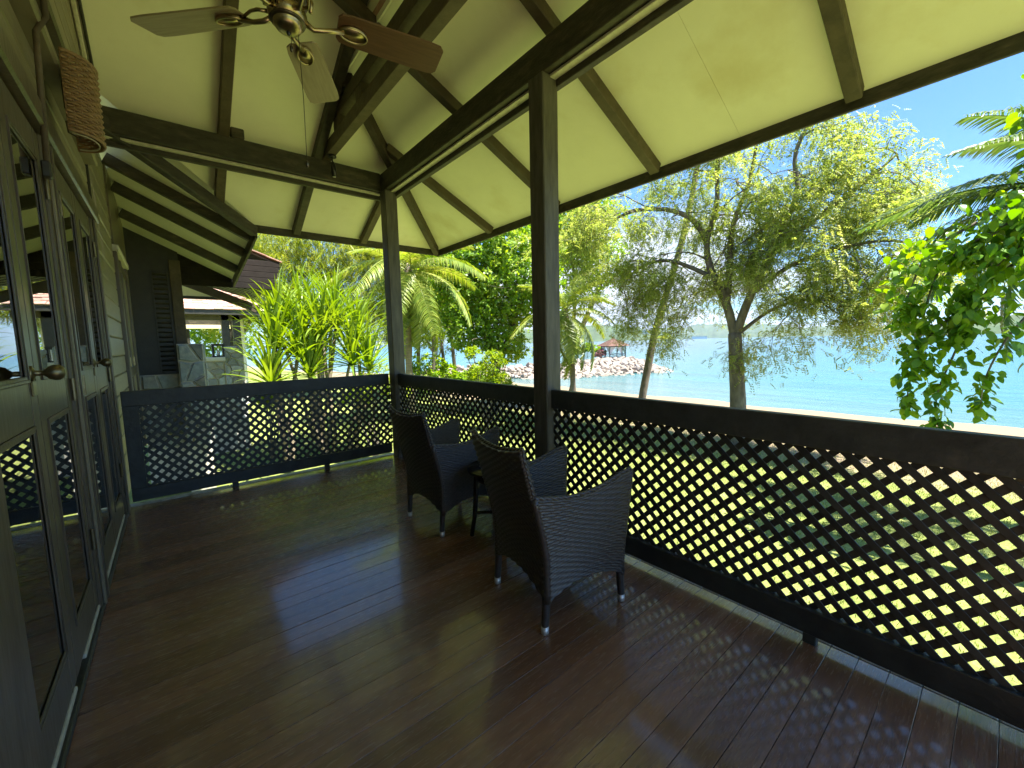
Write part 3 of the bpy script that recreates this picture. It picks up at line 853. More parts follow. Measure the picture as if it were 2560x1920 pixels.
# boards of the wall beyond the railing
z = 0.05
while z < 3.7:
    slab(5.262, 7.05, z, min(z+0.196, 3.76), -0.50, -0.445+random.uniform(-.003, .003), 'wall_board', 'wall', .010)
    z += 0.2
slab(5.243, 5.26, 0, 3.75, -0.50, -0.425, 'corner_strip', 'dark', .003)
for a_, b_, x1 in ((7.06, 7.18, -.41), (8.52, 8.64, -.41), (7.76, 7.90, -.425)):
    slab(a_, b_, 0.02, 2.72, -0.50, x1, 'door_post', 'door', .008)
slab(7.06, 8.64, 2.725, 2.80, -0.50, -0.39, 'door_head', 'trim', .008)
slab(7.06, 8.64, 2.805, 3.76, -0.50, -0.43, 'transom', 'door', .01)
slab(8.645, 9.38, 0.02, 3.76, -0.50, -0.44, 'wall_board', 'wall', .01)
for a_, b_ in ((7.185, 7.755), (7.905, 8.515)):
    d = thing('door', (0, 0, 0)); d.parent = bung; d.location = (-WX, -2, 0)
    for i in range(4):
        w_ = (b_-a_)/4
        MB().box(-0.49, -0.44, a_+i*w_+.004, a_+(i+1)*w_-.004, 0.05, 2.7, .008).build('door_board', MT['wall'], d)
    for z_ in (0.15, 1.15, 2.55):
        MB().box(-0.44, -0.425, a_+.01, b_-.01, z_, z_+.12, .004).build('cross_rail', MT['door'], d)
    MB().box(-0.425, -0.405, a_+.03, a_+.06, 1.3, 1.42, .004).build('handle', MT['brass'], d)
# closed, dim room behind the glass doors
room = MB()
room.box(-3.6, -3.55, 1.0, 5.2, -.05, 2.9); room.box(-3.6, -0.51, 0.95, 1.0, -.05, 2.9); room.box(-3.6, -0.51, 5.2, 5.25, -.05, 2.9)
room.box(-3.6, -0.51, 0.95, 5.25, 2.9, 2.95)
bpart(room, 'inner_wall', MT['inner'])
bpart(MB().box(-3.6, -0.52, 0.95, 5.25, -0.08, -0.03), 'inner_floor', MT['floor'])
for (y0, y1) in ((2.25, 2.62), (3.2, 3.62)):
    cv = MB()
    pts = [(-0.62-0.02*math.sin(i*1.9), y0+(y1-y0)*i/24) for i in range(25)]
    vs = [(x, y, 0.02) for x, y in pts]+[(x, y, 2.6) for x, y in pts]
    fs = [[i, i+1, 25+i+1, 25+i] for i in range(24)]
    cv.add(vs, fs)
    bpart(cv, 'curtain', MT['sheet_green'], True)  # added sheet, stands in for a pale reflection in the glass

# --- return wall with louvred shutter, stone base
bpart(MB().prism([(-.5, .9), (.225, .9), (.225, 3.2), (-.5, 3.6)], lambda x, z: (x, 9.40, z), lambda x, z: (x, 9.50, z)), 'return_wall', MT['dark'])
bpart(MB().box(0.09, 0.245, 9.36, 9.399, 1.55, 3.05, .006), 'corner_post', MT['rafter'])
bpart(MB().box(-0.165, -0.14, 9.37, 9.399, 1.1, 2.85, .004), 'shutter_frame', MT['dark'])
bpart(MB().box(0.045, 0.07, 9.37, 9.399, 1.1, 2.85, .004), 'shutter_frame', MT['dark'])
for i in range(21):
    zc = 1.15+i*0.082
    bpart(MB().beam((-0.139, 9.385, zc), (0.044, 9.385, zc), 0.06, 0.010, upv=(0, 0.55, 0.84)), 'shutter_slat', MT['beam'])

def stone_face(parent, origin, ux, uz, w, h, n, seed, nrm, wob=0.0, th=0.045, m='stone'):
    """Irregular fieldstones standing proud of a mortar face. ux, uz: unit vectors along the face; nrm outwards."""
    r_ = random.Random(seed)
    o = Vector(origin); ux = Vector(ux); uz = Vector(uz); nn = Vector(nrm)
    nx = max(1, round(math.sqrt(n*w/h))); nzz = max(1, round(n/nx))
    sites = []
    for i in range(nx):
        for j in range(nzz):
            sites.append(((i+0.5+(0.25 if j % 2 else -0.25)+r_.uniform(-.3, .3))*w/nx, (j+0.5+r_.uniform(-.28, .28))*h/nzz))
    for c in voronoi(w, h, sites):
        if len(c) < 3: continue
        c1 = shrink(c, 0.009+r_.random()*.006); 
        if len(c1) < 3: continue
        c2 = shrink(c1, 0.012)
        if len(c2) < 3: continue
        t = th*r_.uniform(.6, 1.2)
        # base outline, rounded shoulder, face
        k_ = len(c1)
        cx = sum(q[0] for q in c1)/k_; cy = sum(q[1] for q in c1)/k_
        ring = lambda s_, d_: [o+ux*(cx+(q[0]-cx)*s_)+uz*(cy+(q[1]-cy)*s_)+nn*d_ for q in c1]
        vs = ring(1, -.02)+ring(1, t*.6)+ring(.86, t)+[o+ux*cx+uz*cy+nn*t*r_.uniform(.95, 1.15)]
        fs = []
        for a_ in range(2):
            for i in range(k_):
                fs.append([a_*k_+i, a_*k_+(i+1) % k_, (a_+1)*k_+(i+1) % k_, (a_+1)*k_+i])
        for i in range(k_):
            fs.append([2*k_+i, 2*k_+(i+1) % k_, 3*k_])
        MB().add(vs, fs).build('stone', MT[m], parent)

sw = thing('stone_wall', (0.1, 9.4, -1), 0, 'dark rough stone pier and low wall under the brown shuttered wall', 'stone wall')
def spart(mb, nm, m):
    o = mb.build(nm, m, sw); o.location = (-0.1, -9.4, 1); return o
spart(MB().box(-0.44, 0.10, 9.30, 9.398, -1, 1.08), 'mortar', MT['mortar'])
spart(MB().box(0.08, 0.44, 9.06, 9.36, -1, 1.60), 'mortar', MT['mortar'])
def stone_on(parent, back, origin, ux, nrm, w, h, n, seed, m='stone'):
    stone_face(parent, Vector(origin)+Vector(back), ux, (0, 0, 1), w, h, n, seed, nrm, m=m)
bk = (-0.1, -9.4, 1)
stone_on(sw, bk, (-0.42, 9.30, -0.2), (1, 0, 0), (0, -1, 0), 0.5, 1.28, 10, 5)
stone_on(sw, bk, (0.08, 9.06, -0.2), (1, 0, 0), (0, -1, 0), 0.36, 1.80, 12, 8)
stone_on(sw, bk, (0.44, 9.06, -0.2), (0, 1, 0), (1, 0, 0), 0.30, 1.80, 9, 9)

sw2 = thing('stone_wall', (1.0, 12, -1), 0, 'sunlit grey stone wall with a white sill, left of the strap-leaved plants', 'stone wall')
o_ = MB().box(0.60, 0.97, 12.0, 12.25, -1, 1.22).build('mortar', MT['mortar'], sw2); o_.location = (-1, -12, 1)
o_ = MB().box(0.97, 1.36, 11.98, 12.4, -1, 1.56).build('mortar', MT['mortar'], sw2); o_.location = (-1, -12, 1)
o_ = MB().box(0.54, 0.985, 11.90, 12.30, 1.222, 1.31, .008).build('sill', MT['white'], sw2); o_.location = (-1, -12, 1)
bk2 = (-1, -12, 1)
stone_on(sw2, bk2, (0.60, 12.0, -0.3), (1, 0, 0), (0, -1, 0), 0.36, 1.5, 16, 21, 'stone_skylit')
stone_on(sw2, bk2, (0.97, 11.98, -0.3), (1, 0, 0), (0, -1, 0), 0.39, 1.86, 24, 22, 'stone_skylit')
lan = thing('lantern', (0.87, 12.05, 1.31), 0, 'small dark square lantern standing on the white sill', 'lantern')
mb = MB()
for sx in (-.1, .1):
    for sy in (-.06, .06):
        mb.box(sx-.022, sx+.022, sy-.022, sy+.022, 0, .26)
mb.box(-.13, .13, -.09, .09, .26, .31); mb.box(-.13, .13, -.09, .09, -.0, .03)
mb.build('frame', MT['black'], lan)
MB().lathe([(0.03, .03), (0.034, .1), (0.02, .15), (.005, .17)], n=12).build('candle', MT['white'], lan, True)

# --- next roof: dark boarded soffit with tiles on top
nb = thing('neighbour_roof', (0.8, 11, 2.6), 0, 'tiled roof end with a dark boarded soffit beyond the eave of the veranda', 'roof')
def nz2(x, y): return 3.09-0.295*(x-0.2)+0.035*(y-9.5)
for i in range(10):
    y0 = 9.52+i*0.32; xe = 1.60+0.16*i/9+random.uniform(-.02, .02)
    MB().prism([(0.0, y0), (xe, y0), (xe, y0+.313), (0.0, y0+.313)],
               lambda x, y: (x-.8, y-11, nz2(x, y)-2.6+.012*(y-y0)/.3), lambda x, y: (x-.8, y-11, nz2(x, y)+.03-2.6)).build('soffit_board', MT['rail'], nb)
MB().prism([(0.0, 9.5), (1.62, 9.5), (1.78, 12.75), (0.0, 12.75)], lambda x, y: (x-.8, y-11, nz2(x, y)+.035-2.6), lambda x, y: (x-.8, y-11, nz2(x, y)+.05-2.6)).build('soffit_backing', MT['dark'], nb)
MB().beam((0.1-.8, 12.78-11, 3.24-2.6), (1.85-.8, 12.78-11, 2.52-2.6), .05, .20).build('barge_board', MT['rafter'], nb)
def tz2(x): return 3.16+0.42*(1.84-x)
for i in range(5):
    z0 = [2.70, 2.81, 2.92, 3.03, 3.14][i]
    xl = 0.12
    MB().beam((xl-.8, 9.46-11, z0-2.6+.0), (1.70+.03*i-.8, 9.46-11, z0-2.6), .03, .108).build('gable_board', MT['shade'], nb)
MB().beam((1.80-.8, 9.46-11, 3.10-2.6), (1.80-.8, 12.8-11, 3.10-2.6), .03, .12).build('fascia', MT['dark'], nb)
MB().prism([(-.1, 9.5), (1.82, 9.5), (1.82, 12.8), (-.1, 12.8)], lambda x, y: (x-.8, y-11, tz2(x)-.04-2.6), lambda x, y: (x-.8, y-11, tz2(x)-.01-2.6)).build('roof_deck', MT['beam'], nb)
tile_me = MB().box(-.13, .13, -.16, .16, 0, .02, .004).mesh('roof_tile', MT['tile'])
sl_ang = math.atan(0.42)
for i in range(7):
    for j in range(13):
        x = 1.72-i*0.25; yq = 9.55+j*0.265
        link('roof_tile', tile_me, None, nb, (x-.8, yq-11, tz2(x)+.02-2.6+random.uniform(-.006, .006)), (random.uniform(-.03, .03), sl_ang-.06, random.uniform(-.03, .03)), (1.1, .8, 1))
MB().prism([(.15, 2.80), (1.16, 2.80), (.30, 3.30), (.15, 3.30)], lambda x, z: (x-.8, 12.86-11, z-2.6), lambda x, z: (x-.8, 12.90-11, z-2.6)).build('gable_panel', MT['cream'], nb)
MB().box(.15-.8, 1.3-.8, 12.84-11, 12.92-11, 2.73-2.6, 2.798-2.6, .005).build('gable_beam', MT['dark'], nb)

# --- pavilion behind it
pv = thing('pavilion', (1.6, 21, -1), 0, 'open pavilion with a pale pink tiled roof and dark posts behind the stone wall', 'pavilion')
def vp(mb, nm, m, sm=False):
    o = mb.build(nm, m, pv, sm); o.location = (-1.6, -21, 1); return o
for (xx, yy) in ((1.75, 20.05), (2.12, 20.05), (-1.2, 20.05), (2.3, 24.2), (-1.2, 24.2), (0.6, 24.2)):
    vp(MB().box(xx-.13, xx+.13, yy-.12, yy+.12, -1, 2.95, .01), 'post', MT['dark'])
vp(MB().box(-1.5, 2.9, 19.93, 20.17, 2.62, 2.92, .01), 'beam', MT['beam'])
vp(MB().box(-1.5, 2.9, 24.1, 24.3, 2.62, 2.92, .01), 'beam', MT['beam'])
vp(MB().box(-1.7, 3.1, 19.36, 19.40, 2.80, 2.98, .006), 'fascia', MT['dark'])
vp(MB().box(-1.2, 2.3, 23.9, 24.0, 2.45, 2.62, .006), 'cream_valance', MT['cream'])
vp(MB().box(2.40, 2.60, 21.9, 22.1, -1, 2.8, .02), 'white_column', MT['white'])
def pz(yq): return 2.95+0.42*(yq-19.4)
vp(MB().prism([(-1.7, 19.4), (3.1, 19.4), (2.1, 22.0), (-1.7, 22.0)], lambda x, y: (x, y, pz(y)), lambda x, y: (x, y, pz(y)+.05)), 'roof_deck', MT['cream'])
vp(MB().prism([(3.1, 19.4), (3.1, 24.6), (2.1, 22.0)], lambda x, y: (x, y, 2.95+0.42*2.6*(3.1-x)/1.0), lambda x, y: (x, y, 3.0+0.42*2.6*(3.1-x)/1.0)), 'roof_deck', MT['tile'])
ptile = MB().box(-.15, .15, -.20, .20, 0, .03, .006).mesh('roof_tile', MT['tile'])
pa = math.atan(0.42)
for j in range(8):
    yq = 19.5+j*0.31
    for i in range(16):
        x = -1.5+i*0.305+(0.15 if j % 2 else 0)
        if x > 3.05-(yq-19.4)*0.385 or x < -0.2: continue
        o = link('roof_tile', ptile, None, pv, (x-1.6, yq-21, pz(yq)+.065+1+random.uniform(-.008, .008)), (pa-.06+random.uniform(-.03, .03), random.uniform(-.03, .03), random.uniform(-.03, .03)))
# ================================================================== AIR
hm = bpy.data.materials.new('haze'); hm.use_nodes = True
hn = hm.node_tree.nodes; hn.remove(hn['Principled BSDF'])
pvv = hn.new('ShaderNodeVolumePrincipled')
pvv.inputs['Color'].default_value = (0.62, 0.80, 1.0, 1)
pvv.inputs['Density'].default_value = 0.00008
pvv.inputs['Anisotropy'].default_value = 0.2
hm.node_tree.links.new(pvv.outputs[0], hn['Material Output'].inputs['Volume'])
hz_o = MB().box(-7000, 9000, -7000, 9000, -7.0, 330).build('haze', hm)
setp(hz_o, kind='stuff')
S.cycles.volume_bounces = 0

# ================================================================== VERANDA OBJECTS
# --- ceiling fan
fan = thing('ceiling_fan', (0.49, 2.02, 2.90), 0, 'brass ceiling fan with wooden blades hanging over the veranda', 'ceiling fan')
MB().lathe([(.003, -.086), (.026, -.084), (.046, -.076), (.056, -.062), (.055, -.050), (.063, -.044), (.072, -.030), (.075, -.012), (.070, .004), (.055, .012)], n=36).build('motor_bowl', MT['brass'], fan, True)
MB().lathe([(.040, -.052), (.066, -.051), (.069, -.046), (.066, -.041), (.040, -.040)], n=36).build('trim_ring', MT['iron'], fan, True)
MB().lathe([(.03, .01), (.075, .02), (.092, .05), (.090, .09), (.07, .12), (.04, .14), (.02, .16)], n=36).build('motor_housing', MT['iron'], fan, True)
for k in range(8):
    a = 2*PI*k/8
    MB().tube([(.094*math.cos(a), .094*math.sin(a), .03), (.10*math.cos(a), .10*math.sin(a), .07), (.08*math.cos(a), .08*math.sin(a), .115)], .009, 6).build('housing_rib', MT['brass'], fan, True)
MB().tube([(0, 0, .14), (0, 0, 2.0)], .016, 12).build('down_rod', MT['iron'], fan, True)
MB().lathe([(.02, 1.82), (.06, 1.86), (.075, 1.94), (.075, 1.98)], n=20).build('canopy', MT['brass'], fan, True)
MB().lathe([(.0, -.100), (.006, -.098), (.008, -.090), (.007, -.084)], n=10).build('finial', MT['black'], fan, True)
for k, ang in enumerate((-9, 62, 134, 206, 278)):
    a = rad(ang)
    bl = bpy.data.objects.new('blade', None)
    mb = MB()
    prof = [(.195, .050), (.21, .068), (.25, .074), (.60, .083), (.650, .079), (.668, .060)]
    pts = [(r_, w_) for r_, w_ in prof]+[(r_, -w_) for r_, w_ in prof[::-1]]
    tl = rad(-12)
    def f0(u, v, d=0.0): return (u, v*math.cos(tl), v*math.sin(tl)+d)
    mb.prism(pts, lambda u, v: f0(u, v, -.004), lambda u, v: f0(u, v, .004))
    COLD = MT['blade_red'] if k == 0 else MT['blade_pale']
    bpy.data.objects.remove(bl)
    o = mb.build('blade', COLD, fan); o.rotation_euler = (0, 0, a); o.location = (0, 0, 0)
    if k == 0: o['label'] = 'dark reddish brown blade'
    br = MB()
    br.tube([(.06, 0, -.02), (.10, .010, -.04), (.15, .0, -.032), (.22, 0, -.012)], [.011, .010, .010, .012], 8)
    br.tube([(.06, .02, -.015), (.10, .045, -.02), (.14, .032, -.012), (.19, .01, -.012)], [.008, .007, .006, .006], 8)
    vs = []; n = 22
    oval = [(.262+.060*math.cos(2*PI*q/n), .036*math.sin(2*PI*q/n)) for q in range(n)]
    br.prism(oval, lambda u, v: f0(u, v, -.016), lambda u, v: f0(u, v, -.0045))
    ring = [f0(.262+.058*math.cos(2*PI*q/n), .033*math.sin(2*PI*q/n), -.017) for q in range(n+1)]
    br.tube(ring, .005, 6, cap=False)
    br.build('blade_iron', MT['brass'], o, True)
for (x, yq, l_) in ((.03, -.03, .50), (.0, -.03, .05)):
    c = MB(); pts = [(x, yq, -.10), (x+.002, yq-.004, -.10-l_*.5), (x, yq, -.10-l_)]
    c.tube(pts, .0016, 5)
    c.lathe([(.001, 0), (.006, .004), (.007, .02), (.002, .03)], (x, yq, -.10-l_-.03), 10)
    c.build('pull_cord', MT['iron'], fan, True)

# --- wicker wall lamp
lamp = thing('wall_lamp', (-0.37, 3.72, 3.00), 0, 'brown woven rattan half round lamp shade on the door post', 'wall lamp')
mb = MB()
R, HH = .165, .42
rows = 27; ns = 13
for i in range(rows):
    z = -HH/2+HH*i/(rows-1)
    pts = []
    for k in range(49):
        a = -PI/2+PI*k/48
        w_ = .006*math.cos(ns*PI*k/48*1.0 + (PI if i % 2 else 0))
        rr = R+w_
        pts.append((.02+rr*.80*math.cos(a), rr*math.sin(a), z+random.uniform(-.0008, .0008)))
    mb.tube(pts, .0075, 6)
mb.build('weave', MT['rattan'], lamp, True)
mb = MB()
for k in range(ns+1):
    a = -PI/2+PI*k/ns
    mb.tube([(.02+R*.80*math.cos(a), R*math.sin(a), -HH/2-.008), (.02+R*.80*math.cos(a), R*math.sin(a), HH/2+.008)], .004, 5)
mb.build('stake', MT['rattan'], lamp, True)
for z in (-HH/2-.006, HH/2+.006):
    pts = [(.02+R*.82*math.cos(-PI/2+PI*k/24), R*1.02*math.sin(-PI/2+PI*k/24), z) for k in range(25)]
    MB().tube(pts, .009, 7).build('rim', MT['rattan'], lamp, True)
pts = [(.03+R*.62*math.cos(-PI/2+PI*k/24), R*.8*math.sin(-PI/2+PI*k/24), -HH/2-.012) for k in range(25)]
MB().tube(pts, .004, 6).build('wire_ring', MT['trim'], lamp, True)
MB().box(.0, .012, -.05, .05, -.06, .10, .004).build('back_plate', MT['iron'], lamp)
MB().tube([(.01, 0, 0), (.07, 0, -.01), (.075, 0, .03)], .008, 8).build('lamp_arm', MT['iron'], lamp, True)
MB().lathe([(.012, 0), (.016, .03), (.03, .06), (.03, .085), (.015, .105), (.002, .11)], (.075, 0, .03), 14).build('bulb', MT['white'], lamp, True)
MB().tube([(0, -.02, -.12), (-.0, .02, -.17), (.05, .0, -.2)], .005, 6).build('cable', MT['iron'], lamp, True)

# --- small spot lamp under the end of the tie beam
sp_ = thing('spot_lamp', (TX+.01, 5.12, 3.676), 0, 'small black spot lamp hanging from the end of the double tie beam', 'spot lamp')
MB().lathe([(.04, -.022), (.045, -.018), (.045, 0)], n=16).build('base', MT['black'], sp_, True)
MB().tube([(0, 0, -.02), (0, 0, -.06), (.004, -.004, -.07)], .008, 8).build('stem', MT['black'], sp_, True)
o = MB().lathe([(.020, -.16), (.026, -.158), (.028, -.09), (.028, -.03), (.02, -.01), (.004, 0)], n=16).build('lamp_head', MT['black'], sp_, True)
o.location = (.004, -.004, -.065); o.rotation_euler = (rad(8), rad(-4), 0)
o2 = MB().lathe([(.001, -.168), (.018, -.164), (.0185, -.155)], n=14).build('lens', MT['trim'], o, True)
MB().tube([(0, .02, 0), (-.05, .05, .12), (-.06, .06, .32)], .004, 6).build('cable', MT['black'], sp_, True)

# --- wicker armchairs
def weave_panel(fn, nu, nv, amp=.0035, th=.03):
    """fn(u, v) -> point; u runs along the strands, v across them. Woven relief on both faces."""
    su, sv = 2, 3
    U = np.linspace(0, 1, nu*su+1); Vv = np.linspace(0, 1, nv*sv+1)
    UU, VV = np.meshgrid(U, Vv, indexing='ij')
    P = fn(UU, VV)
    du = np.gradient(P, axis=0); dv = np.gradient(P, axis=1)
    N = norm(np.cross(du, dv))
    row = np.minimum(np.floor(VV*nv+1e-6), nv-1)
    fr = VV*nv-np.floor(VV*nv+1e-6)
    prof = np.where((np.abs(fr) < 1e-4), -0.9, 1.0)
    ph = np.cos(PI*UU*nu+row*PI)
    D = amp*(prof*1.0+ph*np.where(prof > 0, 1.0, 0.2))
    A = P+N*(th/2+D)[..., None]
    B = P-N*(th/2+D)[..., None]
    n1, n2 = UU.shape
    V = np.concatenate([A.reshape(-1, 3), B.reshape(-1, 3)])
    ii, jj = np.meshgrid(np.arange(n1-1), np.arange(n2-1), indexing='ij')
    q = np.stack([ii*n2+jj, (ii+1)*n2+jj, (ii+1)*n2+jj+1, ii*n2+jj+1], -1).reshape(-1, 4)
    q2 = q[:, ::-1]+n1*n2
    F = [q, q2]
    # close the border
    bd = [(i, 0) for i in range(n1)]+[(n1-1, j) for j in range(1, n2)]+[(i, n2-1) for i in range(n1-2, -1, -1)]+[(0, j) for j in range(n2-2, 0, -1)]
    bi = np.array([i*n2+j for i, j in bd]); bn = np.roll(bi, -1)
    F.append(np.stack([bi, bi+n1*n2, bn+n1*n2, bn], -1))
    return V, np.concatenate(F)
def P3(x, y, z): return np.stack(np.broadcast_arrays(x, y, z), -1)
CW, CB, CF = .272, -.26, .25
def arm_top(t):            # t 0 back .. 1 front
    return .735-.035*np.sin(PI*np.clip(t*1.15, 0, 1))+.05*t**2.5
def back_fn(u, v):
    yv = (u*2-1)
    zt = .955+.035*np.abs(yv)**2.2
    zb_ = .17+.085*(1-np.abs(yv)**2.2)
    z = zb_+(zt-zb_)*v
    h = np.clip((z-.40)/.56, 0, 1)
    x = CB-.135*h**1.15-.025*(1-yv**2)*(.3+.7*h)
    return P3(x, yv*(CW+.012*h), z)
def side_fn(s):
    def f(u, v):
        zb_ = .17+.075*np.sin(PI*np.clip(u, 0, 1))**.8
        zt = arm_top(u)
        z = zb_+(zt-zb_)*v
        h = np.clip((z-.40)/.56, 0, 1)
        xr = CB-.135*h**1.15
        x = xr+(CF-xr)*u
        yv = s*(CW+.012*h*(1-u)+.030*np.clip((z-.30)/.45, 0, 1)*np.sin(PI*np.clip(u, 0, 1)*.62))
        return P3(x+.035*np.clip((z-.3)/.45, 0, 1)*u, yv, z)
    return f
def front_fn(u, v):
    yv = u*2-1
    zb_ = .17+.075*(1-np.abs(yv)**2.2)
    return P3(CF-.008+.02*(1-yv**2), yv*(CW-.01), zb_+(.415-zb_)*v)
def seat_fn(u, v):
    return P3(CB+.02+(CF-CB-.03)*v, (u*2-1)*(CW-.012), .415+.012*np.sin(PI*v)*np.sin(PI*u))
CH = {}
CH['back_panel'] = npmesh('back_panel', *weave_panel(back_fn, 17, 46, amp=.0045), MT['wicker'])
CH['side_l'] = npmesh('side_panel', *weave_panel(side_fn(1), 16, 34, amp=.0045), MT['wicker'])
CH['side_r'] = npmesh('side_panel', *weave_panel(side_fn(-1), 16, 34, amp=.0045), MT['wicker'])
CH['front'] = npmesh('front_apron', *weave_panel(front_fn, 17, 12), MT['wicker'])
CH['seat'] = npmesh('seat', *weave_panel(seat_fn, 17, 28, th=.04), MT['wicker'])
def braid(fn, n=70, r0=.013):
    mb = MB()
    for ph in (0, 2*PI/3, 4*PI/3):
        pts = []
        for i in range(n*2):
            t = i/(n*2-1); p = Vector(fn(t)); a = t*n*.9+ph
            pts.append(p+Vector((0.3*math.cos(a), 0.7*math.cos(a), math.sin(a)))*.0075)
        mb.tube(pts, r0*.62, 6)
    return mb
f1 = lambda a: tuple(np.asarray(a, float).ravel())
CH['rim_b'] = braid(lambda t: f1(back_fn(np.array(t), np.array(1.0))), 44).mesh('back_rim', MT['wicker'], True)
for s, k in ((1, 'rim_l'), (-1, 'rim_r')):
    CH[k] = braid(lambda t, s=s: f1(side_fn(s)(np.array(t), np.array(1.0))), 42).mesh('arm_rim', MT['wicker'], True)
    def bk_edge(t, s=s):
        return f1(back_fn(np.array(0.5+0.5*s), np.array(.70+.30*t)))
    CH[k+'b'] = braid(bk_edge, 20, .010).mesh('back_edge', MT['wicker'], True)
    CH[k+'c'] = MB().tube([f1(side_fn(s)(np.array(0.0), np.array(v_))) for v_ in np.linspace(0, 1, 13)], .0205, 10).mesh('corner_wrap', MT['wicker'], True)
    CH[k+'f'] = MB().tube([f1(side_fn(s)(np.array(1.0), np.array(v_))) for v_ in np.linspace(0, 1, 9)], .017, 8).mesh('arm_front', MT['wicker'], True)
def leg_mesh(x, yv, top):
    mb = MB(); pts = []; rr = []
    dx = .03 if x > 0 else -.03
    for i in range(60):
        t = i/59
        pts.append((x+dx*(1-t)*.6, yv, .035+(top-.035)*t)); rr.append(.0185+.0022*(1 if i % 2 else -1)+.004*t)
    mb.tube(pts, rr, 10)
    return mb.mesh('leg', MT['wicker'], True), MB().tube([(x+dx*.6, yv, 0.0), (x+dx*.6, yv, .004), (x+dx*.58, yv, .042)], [.016, .0195, .0205], 14).mesh('leg_cap', MT['steel'], True)
LEGS = [leg_mesh(x, yv, .26) for x in (CB+.005, CF-.012) for yv in (-CW+.008, CW-.008)]
def make_chair(loc, rz, label):
    c = thing('wicker_armchair', loc, rz, label, 'armchair', 'wicker armchairs around the side table')
    for k, nm in (('back_panel', 'back_panel'), ('side_l', 'side_panel'), ('side_r', 'side_panel'), ('front', 'front_apron'), ('seat', 'seat'),
                  ('rim_b', 'back_rim'), ('rim_l', 'arm_rim'), ('rim_r', 'arm_rim'), ('rim_lb', 'back_edge'), ('rim_rb', 'back_edge'), ('rim_lf', 'arm_front'), ('rim_rf', 'arm_front'), ('rim_lc', 'corner_wrap'), ('rim_rc', 'corner_wrap')):
        link(nm, CH[k], None, c)
    for a_, b_ in LEGS:
        l_ = link('leg', a_, None, c); link('leg_cap', b_, None, l_)
    return c
make_chair((1.685, 1.66, 0), rad(-10), 'nearer black wicker armchair seen from behind, its back half hiding the side table')
make_chair((1.785, 3.03, 0), rad(2), 'farther black wicker armchair, beyond the side table and by the corner post')

# --- side table
tb = thing('side_table', (1.90, 2.46, 0), rad(8), 'small dark round side table between the two wicker armchairs', 'side table')
MB().lathe([(.225, .522), (.262, .525), (.268, .534), (.268, .545), (.262, .551), (.05, .5525)], n=40).build('tabletop', MT['table'], tb, True)
MB().lathe([(.205, .46), (.210, .47), (.210, .521), (.2, .522)], n=40).build('apron', MT['table'], tb, True)
for a in (45, 135, 225, 315):
    c, s = math.cos(rad(a)), math.sin(rad(a))
    MB().tube([(c*.195, s*.195, .50), (c*.205, s*.205, .36), (c*.222, s*.222, .16), (c*.25, s*.25, 0.0)], [.022, .021, .018, .016], 8).build('leg', MT['table'], tb, True)
for a in (45, 135):
    c, s = math.cos(rad(a)), math.sin(rad(a))
    MB().beam((c*.215, s*.215, .185+(.0 if a == 45 else .0)), (-c*.215, -s*.215, .185), .03, .022 if a == 45 else .018).build('stretcher', MT['table'], tb)

